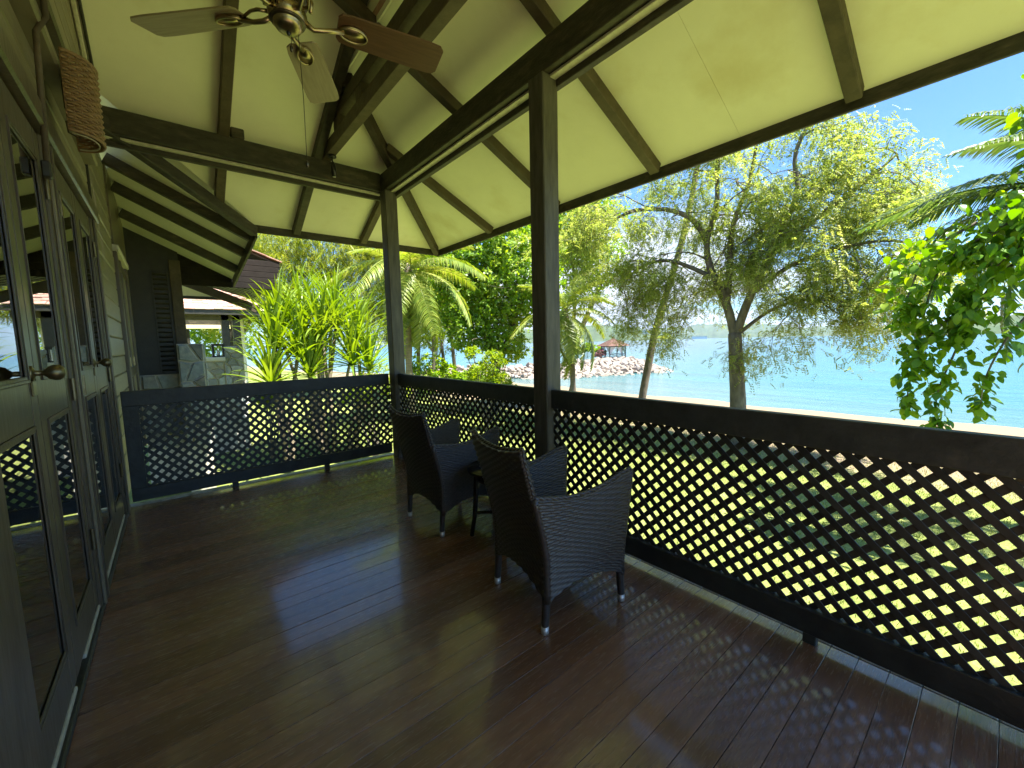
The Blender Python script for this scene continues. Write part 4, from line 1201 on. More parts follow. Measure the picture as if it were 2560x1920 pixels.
# ================================================================== GAZEBO, ROCKS, FAR THINGS
gzb = thing('gazebo', (71.5, 53.4, -2.3), rad(20), 'small open gazebo with brown pyramid roof and white curtains on the rock groyne', 'gazebo')
R8 = 2.75
c8 = [(R8*math.cos(2*PI*k/6), R8*math.sin(2*PI*k/6)) for k in range(6)]
MB().prism([(q[0]*1.02, q[1]*1.02) for q in c8], lambda x, y: (x, y, -1.0), lambda x, y: (x, y, .12)).build('platform', MT['dark'], gzb)
for k in range(6):
    x, yq = c8[k][0]*.93, c8[k][1]*.93
    MB().tube([(x, yq, .1), (x, yq, 2.55)], .085, 8).build('post', MT['dark'], gzb)
    x2, y2 = c8[(k+1) % 6][0]*.93, c8[(k+1) % 6][1]*.93
    MB().beam((x, yq, 2.45), (x2, y2, 2.45), .10, .18).build('beam', MT['dark'], gzb)
    if k != 2:
        r_ = MB(); r_.beam((x, yq, .85), (x2, y2, .85), .06, .07); r_.beam((x, yq, .25), (x2, y2, .25), .05, .06)
        r_.beam((x, yq, .27), (x2, y2, .83), .04, .04, off=(.0, 0)); r_.beam((x, yq, .83), (x2, y2, .27), .04, .04, off=(.045, 0))
        r_.build('balustrade', MT['dark'], gzb)
    a0, a1 = (c8[k][0]*1.25, c8[k][1]*1.25), (c8[(k+1) % 6][0]*1.25, c8[(k+1) % 6][1]*1.25)
    rf = MB(); rows = 9
    for i in range(rows):
        t0, t1 = i/rows, (i+1)/rows
        L0 = lambda t, q: (q[0]*(1-t), q[1]*(1-t), 2.5+1.55*t+.04*math.sin(PI*t))
        z0, z1 = .05, .0
        v = [L0(t0, a0), L0(t0, a1), L0(t1, a1), L0(t1, a0)]
        v = [(p[0], p[1], p[2]+(.07 if n_ < 2 else .0)) for n_, p in enumerate(v)]
        rf.add(v+[(p[0], p[1], p[2]-.07) for p in v], [(0, 1, 2, 3), (7, 6, 5, 4), (0, 4, 5, 1), (2, 6, 7, 3), (0, 3, 7, 4), (1, 5, 6, 2)])
    rf.build('roof_panel', MT['gaz_roof'], gzb)
    MB().tube([(a0[0], a0[1], 2.58), (0, 0, 4.12)], .06, 6).build('ridge_cap', MT['gaz_roof'], gzb)
    if k in (3, 4, 2, 5):
        cu = MB(); n = 26
        for (q0, q1) in ((0, .5), (1, .5)):
            vs = []; fs = []
            for j in range(9):
                v = j/8
                for i in range(n):
                    u = i/(n-1)
                    # pulled back towards the post at mid height
                    w_ = 1-.92*math.sin(PI*min(1, v*1.0)*.5)**1.1 if v < .75 else .10+.15*(v-.75)
                    t = q0+(q1-q0)*u*w_
                    px = x*.97+(x2-x)*t; py = yq*.97+(y2-yq)*t
                    wv = .05*math.sin(u*19)
                    vs.append((px*(1+wv*.03)-wv*.3*(y2-yq)/3, py+wv*.3*(x2-x)/3, 2.4-2.15*v))
            for j in range(8):
                for i in range(n-1):
                    fs.append([j*n+i, j*n+i+1, (j+1)*n+i+1, (j+1)*n+i])
            cu.add(vs, fs)
        cu.build('curtain', MT['curtain'], gzb, True)
MB().lathe([(.12, 4.02), (.14, 4.15), (.05, 4.28), (.02, 4.5)], n=10).build('finial', MT['gaz_roof'], gzb, True)

# groyne of pale boulders: a core, then the stones one by one
def rock_mesh(seed, n=2):
    bm = bmesh.new(); bmesh.ops.create_icosphere(bm, subdivisions=1, radius=.5)
    r_ = random.Random(seed)
    pl = [Vector((r_.gauss(0, 1), r_.gauss(0, 1), r_.gauss(0, 1))).normalized() for _ in range(9)]
    ds = [r_.uniform(.30, .46) for _ in pl]
    for v in bm.verts:
        for p, d in zip(pl, ds):
            e = v.co.dot(p)
            if e > d: v.co -= p*(e-d)
        v.co *= r_.uniform(.95, 1.05)
    me = bpy.data.meshes.new('boulder'); bm.to_mesh(me); bm.free(); me.materials.append(MT['boulder'])
    return me
RK = [rock_mesh(i) for i in range(14)]
# centre line of the groyne, crest height and half width
gl = np.array([[36, 60.5], [42, 50.5], [50, 48.6], [58, 48.5], [66, 48.6], [71, 51.2], [74.5, 52.5]])
foot = np.array([[36.6, 55], [41.5, 42.0], [47, 40.0], [52, 38.4], [58, 36.2], [63, 35.4], [66, 37.0], [72, 42]])
crest = np.array([[34, 63], [44, 52], [54, 50.5], [63, 50.5], [69, 50.2], [70.5, 48.0], [69.0, 43.0], [66.5, 37.6]])
cz = np.array([-2.4, -2.6, -2.45, -2.4, -2.35, -2.45, -3.2, -4.1])
nst = 8
V = []; 
for i in range(8):
    out = foot[i]; c = crest[i]; back = c+(c-out)*0.9
    for t in np.linspace(0, 2, 2*nst+1):
        if t <= 1: p = out+(c-out)*t; z = -4.3+(cz[i]+4.3)*t**.85
        else: p = c+(back-c)*(t-1); z = cz[i]-(t-1)*2.2
        V.append((p[0], p[1], z-.18))
n2 = 2*nst+1
F = [[i*n2+j, (i+1)*n2+j, (i+1)*n2+j+1, i*n2+j+1] for i in range(7) for j in range(n2-1)]
setp(link('rock_groyne', npmesh('rock_groyne', V, F, MT['boulder'], True), None), kind='structure')
r_ = random.Random(3)
bpts = []
for _ in range(6000):
    s = r_.random()*6.999; i = int(s); f = s-i
    t = r_.random()*1.12
    out = foot[i]*(1-f)+foot[i+1]*f; c = crest[i]*(1-f)+crest[i+1]*f; czz = cz[i]*(1-f)+cz[i+1]*f
    p = out+(c-out)*t; z = -4.3+(czz+4.3)*min(t, 1)**.85
    d_ = math.hypot(p[0], p[1])
    size = r_.choice((.9, 1.2, 1.5, 1.9))*(.8 if i > 5 else 1)
    if all((p[0]-q[0])**2+(p[1]-q[1])**2+((z-q[2])*1.3)**2 > (.40*(size+q[3]))**2 for q in bpts):
        bpts.append((p[0], p[1], z, size))
    if len(bpts) >= 420: break
bpts.sort(key=lambda q: -q[3]/math.hypot(q[0], q[1]))
rest = []
for n_, (x, yq, z, sz) in enumerate(bpts):
    rot = (r_.uniform(-.5, .5), r_.uniform(-.5, .5), r_.uniform(0, 6.28))
    sc_ = (sz*1.15, sz*.95, sz*.72)
    if n_ < 290:
        o = link('boulder', RK[n_ % 14], None, None, (x, yq, z), rot, sc_)
        setp(o, 'one of the pale angular boulders piled up as a groyne below the gazebo', 'boulder', 'boulders of the groyne')
    else:
        rest.append((x, yq, z, rot, sc_))
if rest:
    Vs, Fs, off = [], [], 0
    for n_, (x, yq, z, rot, sc_) in enumerate(rest):
        me = RK[n_ % 14]; co = np.empty(len(me.vertices)*3); me.vertices.foreach_get('co', co); co = co.reshape(-1, 3)
        mt = np.array(Matrix.LocRotScale(Vector((x, yq, z)), __import__('mathutils').Euler(rot), Vector(sc_)))
        Vs.append(co@mt[:3, :3].T+mt[:3, 3])
        fi = np.array([list(p.vertices) for p in me.polygons])+off; Fs.append(fi); off += len(co)
    setp(link('boulders', npmesh('boulders', np.concatenate(Vs), np.concatenate(Fs), MT['boulder']), None), kind='stuff')

# far white buildings on the other shore, small boats
wh = mat('far_building_white', (0.7, 0.72, 0.74), rough=.8)
for (az, d, w_, h_) in ((57.2, 2300, 9, 52), (57.65, 2300, 10, 44), (58.1, 2310, 26, 14), (63.8, 2600, 40, 12), (52.2, 2200, 40, 8)):
    a = rad(az)
    t = thing('far_building', (math.sin(a)*d, math.cos(a)*d, -4), -a, None, 'building')
    MB().box(-w_, w_, -8, 8, -1, h_).build('wall', wh, t)
    MB().box(-w_*1.04, w_*1.04, -8.5, 8.5, h_, h_+2).build('roof', MT['mortar'], t)
    lab = {57.2: 'taller of two thin white towers on the far green shore', 57.65: 'shorter of two thin white towers on the far green shore',
           58.1: 'low pale building beside the thin towers on the far shore', 63.8: 'long low white building on the shore under the blue hills',
           52.2: 'long white building at the foot of the far hill above the gazebo roof'}[az]
    t['label'] = lab
for (az, d, lab) in ((68.6, 900, 'tiny white boat far out on the water right of the big trunk'), (84.5, 420, 'tiny white speedboat with a wake out in the bay')):
    a = rad(az)
    t = thing('boat', (math.sin(a)*d, math.cos(a)*d, -4), -a+.2, lab, 'boat')
    hp = [(-4, .0), (-3.6, 1.1), (1.5, 1.1), (4.5, 0), (1.5, -1.1), (-3.6, -1.1)]
    MB().prism(hp, lambda x, y: (x*.93, y*.8, -.2), lambda x, y: (x, y, .9)).build('hull', MT['white'], t)
    MB().box(-2.2, .6, -.8, .8, .9, 1.9, .2).build('cabin', MT['white'], t)

# ================================================================== VEGETATION
ZV = np.array([0, 0, 1.0])
def rvec(n, r=rng):
    return norm(r.normal(size=(n, 3)))

def blob_points(n, centers, radii, r=rng, shell=.55):
    """Points through several ellipsoids, denser towards the outside."""
    idx = r.integers(0, len(centers), n)
    d = rvec(n, r); t = r.uniform(shell**3, 1, n)**(1/3)
    P = np.asarray(centers)[idx] + d*(np.asarray(radii)[idx]*t[:, None])
    return P, d

class Skel:
    """Branching skeleton: collects tubes and remembers twig points with their direction."""
    def __init__(s, seed):
        s.r = random.Random(seed); s.mb = MB(); s.tw = []
    def limb(s, pts, r0, r1, n=7):
        # smooth a hand-placed polyline
        pts = [Vector(p) for p in pts]; out = []
        for i in range(len(pts)-1):
            p0 = pts[max(i-1, 0)]; p1 = pts[i]; p2 = pts[i+1]; p3 = pts[min(i+2, len(pts)-1)]
            for k in range(4):
                t = k/4
                out.append(.5*((2*p1)+(p2-p0)*t+(2*p0-5*p1+4*p2-p3)*t*t+(3*p1-p0-3*p2+p3)*t**3))
        out.append(pts[-1])
        rr = [r0+(r1-r0)*i/(len(out)-1)+s.r.uniform(-.03, .03)*r0 for i in range(len(out))]
        s.mb.tube(out, rr, n)
        return out
    def grow(s, p, d, L, r0, lvl, droop=0.0, kids=(4, 3), spread=.8, twl=0):
        r = s.r; p = Vector(p); d = Vector(d).normalized()
        n = 6 if lvl > 0 else 5
        pts = [p.copy()]; q = p.copy()
        for i in range(n):
            d = (d+Vector((r.gauss(0, .17), r.gauss(0, .17), r.gauss(0, .13)-droop*(.4+i*.2)))).normalized()
            q = q+d*(L/n); pts.append(q.copy())
        s.mb.tube(pts, [r0*(1-.75*i/n) for i in range(n+1)], 5 if lvl < 2 else 6)
        if lvl <= twl:
            for i in range(1, n+1):
                s.tw.append((pts[i][:], (pts[i]-pts[i-1]).normalized()[:]))
        if lvl > 0:
            for k in range(kids[0] if lvl > 1 else kids[1]):
                i = r.randint(2, n); 
                ax = Vector((r.gauss(0, 1), r.gauss(0, 1), r.gauss(0, .6)))
                dd = (pts[i]-pts[i-1]).normalized()
                nd = (dd*(1-spread*.5)+ax.normalized()*spread).normalized()
                s.grow(pts[i], nd, L*r.uniform(.5, .75), r0*.45, lvl-1, droop*1.25, kids, spread, twl)

def sprays(tw, per, L, W, leaflet, seed, droop=.3, jit=.10, pairs=6):
    """Feathery sprays: from each twig point hang short stalks carrying pairs of small leaflets."""
    r = np.random.default_rng(seed)
    P0 = np.array([t[0] for t in tw]); D0 = np.array([t[1] for t in tw])
    i = np.repeat(np.arange(len(P0)), per)
    P = P0[i]+r.normal(0, jit, (len(i), 3)); D = norm(D0[i]*.5+rvec(len(i), r)*.9-ZV*droop)
    N = norm(rvec(len(i), r)*.6+ZV)
    Lr = L*r.uniform(.6, 1.25, len(i))
    Vs, Fs = [], []
    off = 0
    B = norm(np.cross(D, N))
    for k in range(pairs):
        t = (k+.6)/pairs
        c = P+D*(Lr*t)[:, None]-ZV*(Lr*t*t*.35)[:, None]
        for s in (-1, 1):
            T = norm(B*s+D*.45-ZV*.15)
            V, F = leaves(c, T, N, leaflet*(1-.3*abs(t-.5))*r.uniform(.8, 1.2, len(i)), W)
            Vs.append(V); Fs.append(F+off); off += len(V)
    return np.concatenate(Vs), np.concatenate(Fs)

def tree(name, label, loc, trunk_mb, V, F, lm, cat='tree', group=None, bark='bark', crown='crown'):
    t = thing(name, loc, 0, label, cat, group)
    if trunk_mb is not None:
        o = trunk_mb.build('trunk', MT[bark], t, True); o.location = -Vector(loc)
    if V is not None:
        o = link(crown, npmesh(crown, V, F, lm), None, t); o.location = -Vector(loc)
        o['kind'] = 'stuff'
    return t

# --- the big feathery tree by the beach
sk = Skel(11)
base = (12.08, 4.80, -1.75)
main = sk.limb([base, (12.08, 4.80, -.5), (12.05, 4.86, .6), (12.03, 4.93, 1.6)], .225, .17, 12)
lA = sk.limb([(12.03, 4.93, 1.5), (11.95, 5.13, 2.37), (11.77, 5.52, 3.41), (11.74, 5.62, 4.17), (11.88, 5.45, 5.1), (11.95, 5.5, 6.2), (12.1, 5.6, 7.3)], .125, .035, 9)
lA2 = sk.limb([(11.74, 5.62, 4.17), (11.45, 6.0, 4.85), (11.0, 6.8, 5.2), (10.5, 7.6, 5.1), (10.2, 8.2, 4.6)], .09, .02, 7)
lB = sk.limb([(12.03, 4.92, 1.5), (12.15, 4.62, 2.58), (12.35, 4.25, 3.51), (12.4, 4.08, 4.19), (12.5, 3.73, 5.03), (12.5, 3.8, 6.1), (12.7, 3.3, 7.2)], .12, .035, 9)
lB2 = sk.limb([(12.35, 4.2, 3.7), (12.6, 3.3, 4.4), (12.8, 2.5, 5.0), (12.95, 1.95, 5.5)], .085, .02, 7)
lB3 = sk.limb([(12.15, 4.62, 2.6), (12.5, 3.8, 3.3), (12.8, 2.8, 3.6), (12.9, 1.9, 3.6), (12.9, 1.2, 3.2)], .07, .018, 7)
lC = sk.limb([(11.95, 5.13, 2.5), (12.1, 5.15, 3.3), (12.0, 5.05, 4.5), (12.1, 4.7, 5.6), (11.8, 4.4, 6.8)], .11, .03, 8)
lD = sk.limb([(11.77, 5.52, 3.2), (11.2, 6.4, 3.7), (10.9, 7.2, 3.6), (10.7, 7.8, 3.0)], .07, .018, 7)
lE = sk.limb([(12.03, 4.93, 1.5), (12.5, 4.2, 2.2), (12.7, 3.4, 2.4), (12.75, 2.8, 2.0)], .06, .016, 7)
for limb, cnt, L, r0 in ((lA, 11, 1.9, .04), (lA2, 11, 1.7, .03), (lB, 11, 1.6, .04), (lB2, 10, 1.35, .03), (lB3, 11, 1.5, .025), (lC, 9, 1.7, .035), (lD, 9, 1.5, .025), (lE, 7, 1.3, .02)):
    for k in range(cnt):
        i = sk.r.randint(len(limb)//4, len(limb)-1)
        dd = (limb[i]-limb[i-1]).normalized()
        ax = Vector((sk.r.gauss(0, 1), sk.r.gauss(0, 1), sk.r.gauss(.15, .5))).normalized()
        sk.grow(limb[i], dd*.45+ax, L*sk.r.uniform(.6, 1.15), r0*.7, 2, droop=.14, kids=(5, 3), spread=.85)
# a few low hanging twigs in front of the water
for (x, yq, z) in ((12.9, 3.2, 2.2), (13.0, 2.4, 2.4), (12.9, 1.8, 2.6), (12.8, 2.2, 1.8), (12.6, 3.5, 1.9), (11.0, 6.9, 2.6), (10.6, 7.4, 2.6), (11.2, 6.5, 2.2), (12.4, 3.6, 1.3), (12.6, 3.0, 1.6), (12.7, 2.6, 1.4), (11.6, 5.8, 1.5), (11.4, 6.1, 1.8), (12.0, 4.9, 1.3), (12.2, 4.4, 1.4)):
    sk.grow((x, yq, z+.9), (sk.r.gauss(0, .5), sk.r.gauss(0, .5), -.5), 1.4, .014, 1, droop=.18, kids=(3, 4))
V, F = sprays(sk.tw, 5, .16, .034, .058, 5, pairs=4, jit=.15, droop=.3)
tree('feathery_tree', 'big feathery leaved tree with a forked trunk between the railing and the beach', base, sk.mb, V, F, L_TAM)

# --- slender leaning trunk beside it, crown hidden high up
sk = Skel(12)
base = (13.36, 8.82, -1.85)
sk.limb([base, (13.42, 8.72, -.7), (13.55, 8.5, .8), (13.69, 8.29, 2.08), (13.94, 7.9, 3.68), (14.08, 7.6, 4.96), (14.2, 7.3, 6.6), (14.3, 7.1, 8.2)], .15, .085, 10)
for k in range(7):
    sk.grow((14.2, 7.3, 6.4+k*.25), (sk.r.gauss(0, 1), sk.r.gauss(0, 1), .4), 1.7, .03, 1, droop=.1, kids=(3, 4))
V, F = sprays(sk.tw, 4, .16, .032, .056, 6, pairs=4)
tree('leaning_tree', 'slender leaning grey trunk left of the big forked tree', base, sk.mb, V, F, L_TAM)

# --- broad leaved trees in the middle
def broad_tree(name, label, base, limbs, blobs, n, L, W, lm, seed, group=None, r0=.16, up=.5, facing=None):
    s = Skel(seed); r = np.random.default_rng(seed)
    for pts in limbs:
        lb = s.limb(pts, r0, r0*.25, 8)
        for k in range(7):
            i = s.r.randint(len(lb)//3, len(lb)-1)
            s.grow(lb[i], (s.r.gauss(0, 1), s.r.gauss(0, 1), s.r.gauss(.3, .5)), 1.4, .03, 1, droop=.05, kids=(3, 3))
    c = np.array([b[:3] for b in blobs], float); R_ = np.array([[b[3]]*3 if len(b) == 4 else b[3:6] for b in blobs], float)
    # leaves sit in rosettes at twig ends
    m = n//7
    w = (R_.prod(1)**(2/3)); idx = r.choice(len(c), m, p=w/w.sum())
    d = rvec(m, r); t = r.uniform(.35**3, 1, m)**(1/3)
    lump = 1+.18*np.sin(d[:, 0]*5+idx)*np.sin(d[:, 1]*6+1)+.1*np.sin(d[:, 2]*9)
    Pc = c[idx]+d*R_[idx]*(t*lump)[:, None]
    P = np.repeat(Pc, 7, 0)+r.normal(0, L*.25, (m*7, 3))
    T = norm(rvec(m*7, r)+np.repeat(d, 7, 0)*.55+ZV*.05)
    N = norm(rvec(m*7, r)*.55+ZV*up+np.repeat(d, 7, 0)*.5)
    V, F = leaves(P, T, N, L*r.uniform(.7, 1.2, m*7), W*r.uniform(.8, 1.15, m*7))
    return tree(name, label, base, s.mb, V, F, lm, group=group)

broad_tree('broadleaf_tree', 'dense bright green broad leaved tree between the two veranda posts', (10.2, 13.6, -1.4),
           [[(10.2, 13.6, -1.5), (10.2, 13.5, 0), (10.1, 13.6, 1.5), (9.9, 13.8, 3.2), (9.7, 13.9, 4.6)], [(10.2, 13.5, .3), (10.7, 13.1, 1.8), (11.0, 12.8, 3.2), (11.2, 12.7, 4.2)]],
           [(9.6, 14.1, 4.6, 1.6), (10.4, 13.4, 3.6, 1.5), (11.3, 12.7, 4.6, 1.7), (10.4, 13.5, 2.2, 1.2), (10.7, 13.3, 1.5, .9), (9.0, 14.3, 3.2, 1.2), (10.6, 13.4, 5.8, 1.6), (11.6, 12.4, 3.0, 1.0), (9.4, 14.0, 2.0, 1.0), (8.6, 14.5, 4.6, 1.3)], 34000, .16, .10, L_BROAD, 31)
broad_tree('broadleaf_tree', 'taller olive green tree right behind the near post, arching over the gazebo', (16.0, 14.4, -1.9),
           [[(16.0, 14.4, -2), (15.6, 14.2, 1), (15.2, 13.6, 3.5), (14.8, 13.4, 5.5)], [(15.6, 14.2, 1), (16.1, 13.2, 3.4), (16.3, 12.4, 5)]],
           [(14.5, 13.7, 7.0, 1.9), (15.6, 12.6, 6.4, 1.6), (15.8, 12.3, 4.9, 1.1), (14.7, 13.6, 5.3, 1.4), (15.3, 12.9, 3.9, 1.0), (15.0, 13.4, 8.3, 1.8), (13.8, 14.2, 6.0, 1.5)], 20000, .15, .085, L_BROAD, 32)
broad_tree('broadleaf_tree', 'dark dense tree low behind the corner post with sea showing under it', (12.0, 22.0, -1.8),
           [[(11.2, 22.3, -1.8), (11.2, 22.3, .5), (11.3, 22.2, 2.2), (11.4, 22.2, 4)], [(12.6, 21.5, -1.8), (12.5, 21.6, .6), (12.3, 21.8, 2.6)]],
           [(11.0, 22.6, 3.8, 1.9), (12.4, 21.6, 3.2, 1.8), (13.4, 21.0, 4.6, 1.9), (12.0, 22.0, 5.6, 2.0), (11.4, 22.4, 2.0, .9)], 14000, .17, .09, L_BROAD, 33)
broad_tree('broadleaf_tree', 'round green tree beyond the pavilion posts at far left', (-0.5, 31, -1),
           [[(-.5, 31, -1.2), (-.4, 31, 2), (-.2, 31, 4.5)]],
           [(0.5, 31, 3.6, 2.6), (2.6, 31, 2.2, 1.8), (-1.6, 31, 3.0, 2.2), (1.6, 31.5, 6.4, 2.2), (3.6, 31.0, 4.6, 1.8)], 12000, .24, .13, L_BROAD, 34)

# --- feathery background trees along the left
def feather_tree(label, base, blobs, n, seed, L=.30):
    s = Skel(seed); r = np.random.default_rng(seed)
    c = np.array([b[:3] for b in blobs], float); R_ = np.array([b[3] for b in blobs], float)
    top = c[np.argmax(c[:, 2])]
    s.limb([base, (base[0], base[1], base[2]+2.5), (top[0]*.5+base[0]*.5, top[1], (top[2]+base[2])*.5), tuple(top)], .15, .04, 8)
    for b in blobs:
        s.limb([(base[0], base[1], base[2]+1.5), ((base[0]+b[0])/2, (base[1]+b[1])/2, b[2]-.8), b[:3]], .06, .02, 6)
    idx = r.choice(len(c), n, p=R_**2/(R_**2).sum())
    d = rvec(n, r); t = r.uniform(.3**3, 1, n)**(1/3)
    P = c[idx]+d*(R_[idx]*t*(1+.25*np.sin(d[:, 0]*6+idx)*np.cos(d[:, 2]*7)))[:, None]
    tw = [(P[i], norm(d[i]*.6+np.array([0, 0, -.3]))) for i in range(n)]
    V, F = sprays(tw, 1, L, .034, .11, seed, droop=.6, jit=.05, pairs=6)
    return tree('feathery_tree', label, base, s.mb, V, F, L_CASU)
feather_tree('pale feathery tree right behind the strap-leaved plants', (5.6, 21.6, -1.2), [(4.4, 21.6, 6.4, 1.7), (6.2, 21.4, 6.2, 1.9), (5.4, 21.4, 4.2, 1.7), (7.6, 21.0, 5.6, 1.8), (6.9, 21, 3.4, 1.4), (3.6, 21.6, 4.0, 1.4)], 8000, 41)
feather_tree('pale feathery tree left of the corner post, behind the palm', (9.4, 20.6, -1.3), [(8.8, 20.6, 6.6, 1.9), (10.2, 20.1, 6.2, 1.8), (9.2, 20.3, 4.2, 1.7), (8.4, 20.5, 2.6, 1.2), (10.8, 19.8, 4.6, 1.4)], 7500, 42)
feather_tree('loose feathery tree over the pink roof corner', (2.6, 27.5, -1), [(2.6, 27.5, 6.4, 1.9), (4.0, 27, 5.0, 1.8), (2.2, 27.4, 3.6, 1.4), (4.6, 26.8, 7.4, 1.6)], 5000, 43, .36)
feather_tree('far feathery tree between the broad leaved tree and the corner post', (15.2, 27.5, -2), [(14.0, 27.5, 5.6, 2.2), (16.0, 26.4, 5.4, 2.4), (15, 27, 3.2, 1.8), (17.6, 25.6, 5.0, 2.0)], 5000, 44, .36)

# --- palms
def frond_mesh(L, arch, droop, seed, nl=54, wl=.42, lw=.030, side_droop=.5):
    """A feather frond: midrib along +X rising then bending down, leaflets on both sides."""
    r = np.random.default_rng(seed)
    t = np.linspace(0, 1, 22)
    x = L*(t-.12*t**2*droop); z = L*(arch*t-droop*t**2.1)
    mid = np.stack([x, np.zeros_like(t)+L*.03*np.sin(t*3+seed), z], -1)
    mb = MB(); mb.tube([tuple(p) for p in mid], list(np.linspace(.020, .004, 22)*L/2.2), 5)
    Vs = [np.array(mb.v)]; Fq = [f for f in mb.f if len(f) == 4]; Fs = [np.array(Fq)]
    off = len(mb.v)
    tt = np.linspace(.13, .99, nl)
    for s in (-1, 1):
        tj = tt+r.uniform(-.004, .004, nl)
        P = np.stack([np.interp(tj, t, mid[:, k]) for k in range(3)], -1)
        P2 = np.stack([np.interp(np.minimum(tj+.03, 1.0), t, mid[:, k]) for k in range(3)], -1)
        D = norm(P2-P+np.array([1e-5, 0, 0]))
        ll = wl*L*.5*np.sin(PI*(.12+.82*tt))**.7*r.uniform(.85, 1.1, nl)
        side = np.array([0, s, 0.])
        T1 = norm(side*.85+D*.55+np.array([0, 0, .12])+r.normal(0, .05, (nl, 3)))
        T2 = norm(T1-np.array([0, 0, 1.])*(side_droop*(.8+.9*r.random((nl, 1)))))
        T3 = norm(T2-np.array([0, 0, 1.])*side_droop*1.3)
        W_ = norm(np.cross(T1, np.array([0, 0, 1.])))*(lw*.5)
        q0 = P; q1 = P+T1*(ll*.4)[:, None]; q2 = q1+T2*(ll*.35)[:, None]; q3 = q2+T3*(ll*.25)[:, None]
        V = np.stack([q0-W_*.5, q0+W_*.5, q1-W_, q1+W_, q2-W_*.7, q2+W_*.7, q3-W_*.08, q3+W_*.08], 1).reshape(-1, 3)
        i = np.arange(nl)[:, None]*8+off
        F = np.concatenate([i+np.array([[0, 1, 3, 2]]), i+np.array([[2, 3, 5, 4]]), i+np.array([[4, 5, 7, 6]])])
        Vs.append(V); Fs.append(F); off += len(V)
    return np.concatenate(Vs), np.concatenate(Fs)
def palm(label, base, crown, L, n, lm, seed, az0=0, elev=(70, -35), r0=.14, lw=.034, nl=54, aims=None, cat='palm tree'):
    r = random.Random(seed)
    t = thing('coconut_palm', base, 0, label, cat, 'coconut palms around the lawn')
    b = Vector(base); c = Vector(crown)
    mid = (b+c)/2+Vector((r.uniform(-.2, .2), r.uniform(-.2, .2), 0))
    s = Skel(seed); s.limb([b, b+(mid-b)*.5, mid, c], r0, r0*.62, 10)
    o = s.mb.build('trunk', MT['palmbark'], t, True); o.location = -b
    o = MB().lathe([(r0*.6, -.35), (r0*1.15, -.1), (r0*.9, .15), (.03, .4)], n=12).build('crown_shaft', MT['palmbark'], t, True); o.location = c-b
    ms = []
    for k in range(7):
        V, F = frond_mesh(L, .25+.07*k, .62+.10*(k % 3), seed*10+k, nl=nl, lw=lw, side_droop=.35+.12*(k % 4))
        ms.append(npmesh('frond', V, F, lm))
    for k in range(n):
        u = k/(n-1)
        az = rad(az0)+k*2.39996
        el = rad(elev[0]+(elev[1]-elev[0])*u**.85)+r.uniform(-.12, .12)
        if aims: az, el = rad(aims[k][0]), rad(aims[k][1])
        f = link('frond', ms[k % 7], None, t, tuple(c-b+Vector((0, 0, .1))), (r.uniform(-.3, .3), -el+.25, az), [r.uniform(.82, 1.1)]*3)
    return t
palm('drooping coconut palm half hidden behind the corner post', (6.1, 12.7, -1.25), (6.15, 12.65, 3.75), 2.7, 30, L_PALM, 51, elev=(75, -72), lw=.040, nl=66)
palm('small yellowish coconut palm behind the near post, in front of the rocks', (10.95, 10.25, -1.5), (10.95, 10.25, 2.35), 2.25, 24, L_PALM, 52, elev=(80, -62), r0=.10, lw=.036, nl=70)
palm('palm with thin green fronds at the right edge, behind the hanging broad leaves', (9.7, -1.1, -1.5), (9.25, -0.72, 3.0), 2.35, 20, L_PALMD, 53, lw=.030, nl=64,
     aims=[(88, 40), (97, 20), (104, 4), (80, 28), (112, 30), (92, 62), (120, 52), (70, 48), (84, -12), (100, -28), (140, 40), (60, 20), (20, 45), (330, 40), (200, 50), (240, 30), (280, 45), (170, 30), (300, 10), (40, 5)])
palm('distant palm left of the corner post above the strap-leaved plants', (8.0, 17.2, -1.2), (8.05, 17.2, 4.6), 2.6, 18, L_PALM, 54, elev=(70, -50), lw=.04, nl=44)

# --- strap-leaved pandanus clump beyond the far railing
def strap_leaf(L, w_, el, bend, seed):
    """A long channelled leaf along +X that arches over and narrows to a point."""
    n = 9; V = []; x = z = 0.0; a = el
    for i in range(n+1):
        t = i/n
        ww = w_*(1-.1*t)*(1-t**3.2)+.001
        V += [(x, -ww/2, z+ww*.22), (x, 0, z), (x, ww/2, z+ww*.22)]
        x += L/n*math.cos(a); z += L/n*math.sin(a)
        a -= bend*(.25+1.5*t*t)/n*2
    F = []
    for i in range(n):
        for k in range(2):
            F.append([i*3+k, (i+1)*3+k, (i+1)*3+k+1, i*3+k+1])
    return npmesh('leaf', V, F, L_PAND)
STRAP = [strap_leaf(1.0, .046+.012*(i % 3), 0.0, .12+.20*(i % 6), i) for i in range(18)]
def pandanus(label, base, heads, seed, Lr=(.95, 1.35), nleaf=52):
    r = random.Random(seed)
    t = thing('pandanus', base, 0, label, 'plant', 'strap-leaved plants beyond the far railing')
    b = Vector(base)
    for h in heads:
        h = Vector(h)
        s = Skel(seed); off = Vector((r.uniform(-.15, .15), r.uniform(-.15, .15), 0))
        m = b+(h-b)*.5+Vector((r.uniform(-.12, .12), r.uniform(-.12, .12), -.1))
        s.limb([b+off*.4, b+off+(m-b)*.4, m, h], .045, .035, 8)
        o = s.mb.build('stem', MT['palmbark'], t, True); o.location = -b
        for k in range(nleaf):
            u = k/nleaf
            az = k*2.39996+r.uniform(-.2, .2)
            el = rad(86-78*u**1.2)+r.uniform(-.12, .12)
            L = r.uniform(*Lr)*(.75+.35*math.sin(PI*min(1, u+.25)))
            link('leaf', STRAP[r.randrange(18)], None, t, tuple(h-b+Vector((0, 0, -.10*u))), (r.uniform(-.25, .25), -el, az), (L, 1.0, L))
        # a skirt of dead straps round the stem
    return t
